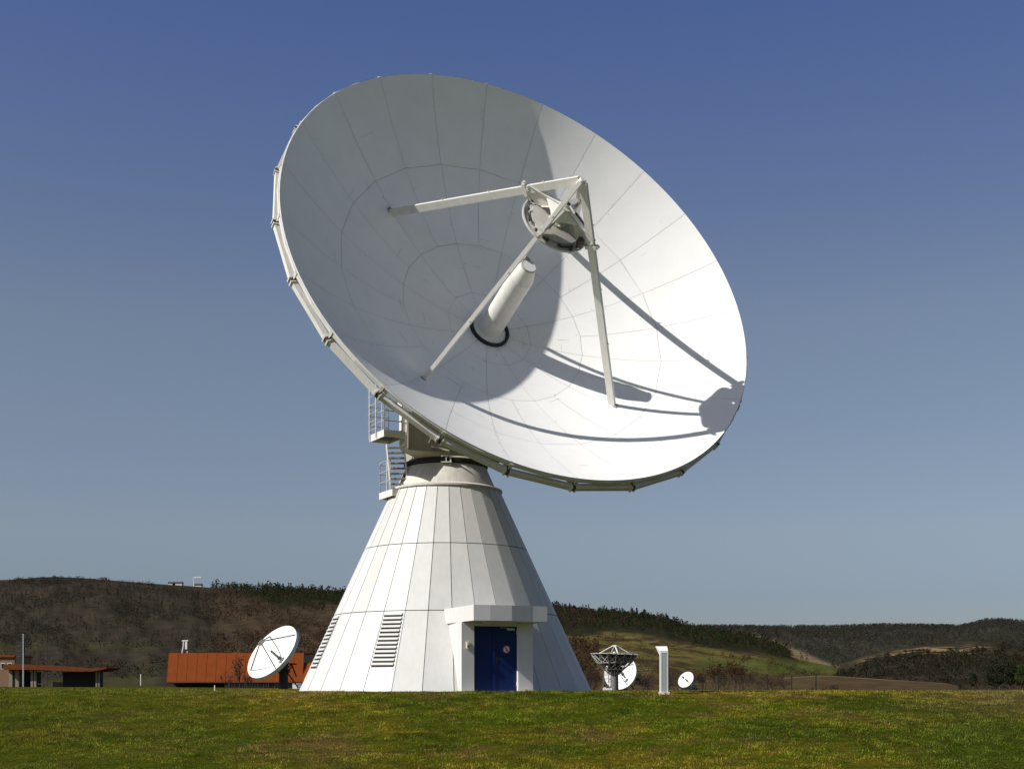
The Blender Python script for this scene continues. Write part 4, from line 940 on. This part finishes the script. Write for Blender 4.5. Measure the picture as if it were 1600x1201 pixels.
dsc = {880: 'russet bare thicket right beside the cone tower edge', 893: 'tall russet bare thicket left of the lattice dish', 907: 'russet bare thicket just left of the lattice dish frame', 921: 'low russet bare bush behind the lattice dish frame',
       1100: 'bare russet shrub just right of the smallest dish', 1116: 'bare russet shrub behind the second gap of the fence right of the smallest dish', 1130: 'tallest bare russet shrub behind the wire fence', 1146: 'broad bare russet shrub right of the tallest one behind the fence', 1160: 'bare russet shrub at the fence post right of the broad shrub', 1178: 'low bare shrub behind the fence, second from its right end', 1200: 'low bare shrub behind the right end of the fence', 1222: 'low bare shrub beyond the last fence posts', 1012: 'low bare brush between white dish and info post', 1066: 'low bare brush behind the smallest dish', 1040: 'bare brush directly behind the info post', 990: 'bare brush behind the half hidden white dish'}
for i, (u, vt, wpx) in enumerate(sh):
    Yq = 205+(i*7) % 22; p = at(u, 1075, Yq); H = (1075-vt)/F*Yq
    bare_tree('bare_shrub', (p.x, Yq, p.z), H, wpx/F*Yq, RED if i % 3 else (.066, .046, .029), dsc[u], 'shrub', 'bare shrubs behind the fence', 7, 4, i, leaves=900, r0=.05)
for i, (u, vt, wpx, lab) in enumerate(((376, 1003, 26, 'small leafless tree in front of the orange roof, left of the white dish'), (359, 1036, 20, 'low leafless shrub before the dark bay of the orange roofed building'), (388, 1040, 16, 'low leafless shrub at the lower left rim of the white dish'))):
    Yq = 150.0; p = at(u, 1076, Yq); H = (1076-vt)/F*Yq
    bare_tree('bare_tree', (p.x, Yq, p.z), H, wpx/F*Yq, GRY, lab, 'tree', 'leafless trees by the orange roof', 2 if i == 0 else 5, 4, 50+i, leaves=60, r0=.06 if i == 0 else .035)
for i, (u, vt, wpx, lab) in enumerate(((1280, 1064, 26, 'dark bare bush at the left end of the low bush row'), (1300, 1060, 26, 'tallest dark bush in the low bush row at the ploughed field'), (1322, 1065, 26, 'dark bush in the middle right of the low bush row'), (1342, 1070, 24, 'lowest dark bush at the right end of the low bush row'))):
    Yq = 150.0; p = at(u, 1079, Yq); H = (1079-vt)/F*Yq
    bare_tree('dark_bush', (p.x, Yq, p.z), H, wpx/F*Yq, (.040, .026, .018), lab, 'bush', 'dark bushes at the ploughed field', 9, 3, 80+i, leaves=1100, r0=.035)
for i, (u, vt, wpx, lab) in enumerate(((1548, 1042, 18, 'dark slim tree, leftmost of the trees at the right edge'), (1562, 1038, 20, 'dark dense tree, second of the trees at the right edge'), (1578, 1036, 20, 'tallest dark tree near the right edge'), (1594, 1040, 22, 'bright green tree cut by the right edge'), (1612, 1034, 24, 'dark tree just beyond the right edge'), (1520, 1052, 16, 'low dark tree standing left of the right edge group'))):
    Yq = 330.0+8*i; p = at(u, 1075, Yq); H = (1075-vt)/F*Yq; c = (.062, .085, .022) if i == 3 else (.034, .042, .018)
    t = bare_tree('field_tree', (p.x, Yq, p.z), H, wpx/F*Yq, (.05, .038, .025), lab, 'tree', 'trees at the right edge', 2, 4, 110+i, r0=.14)
    n = 1
    v, f, cc = crowns(np.array([p.x]), np.array([Yq]), np.array([p.z+H*.05]), np.array([H]), np.array([wpx/F*Yq]), np.array([c]), 900, np.array([0.]), .035)
    npmesh('crown', v, f, cc, M['leaf'], t)
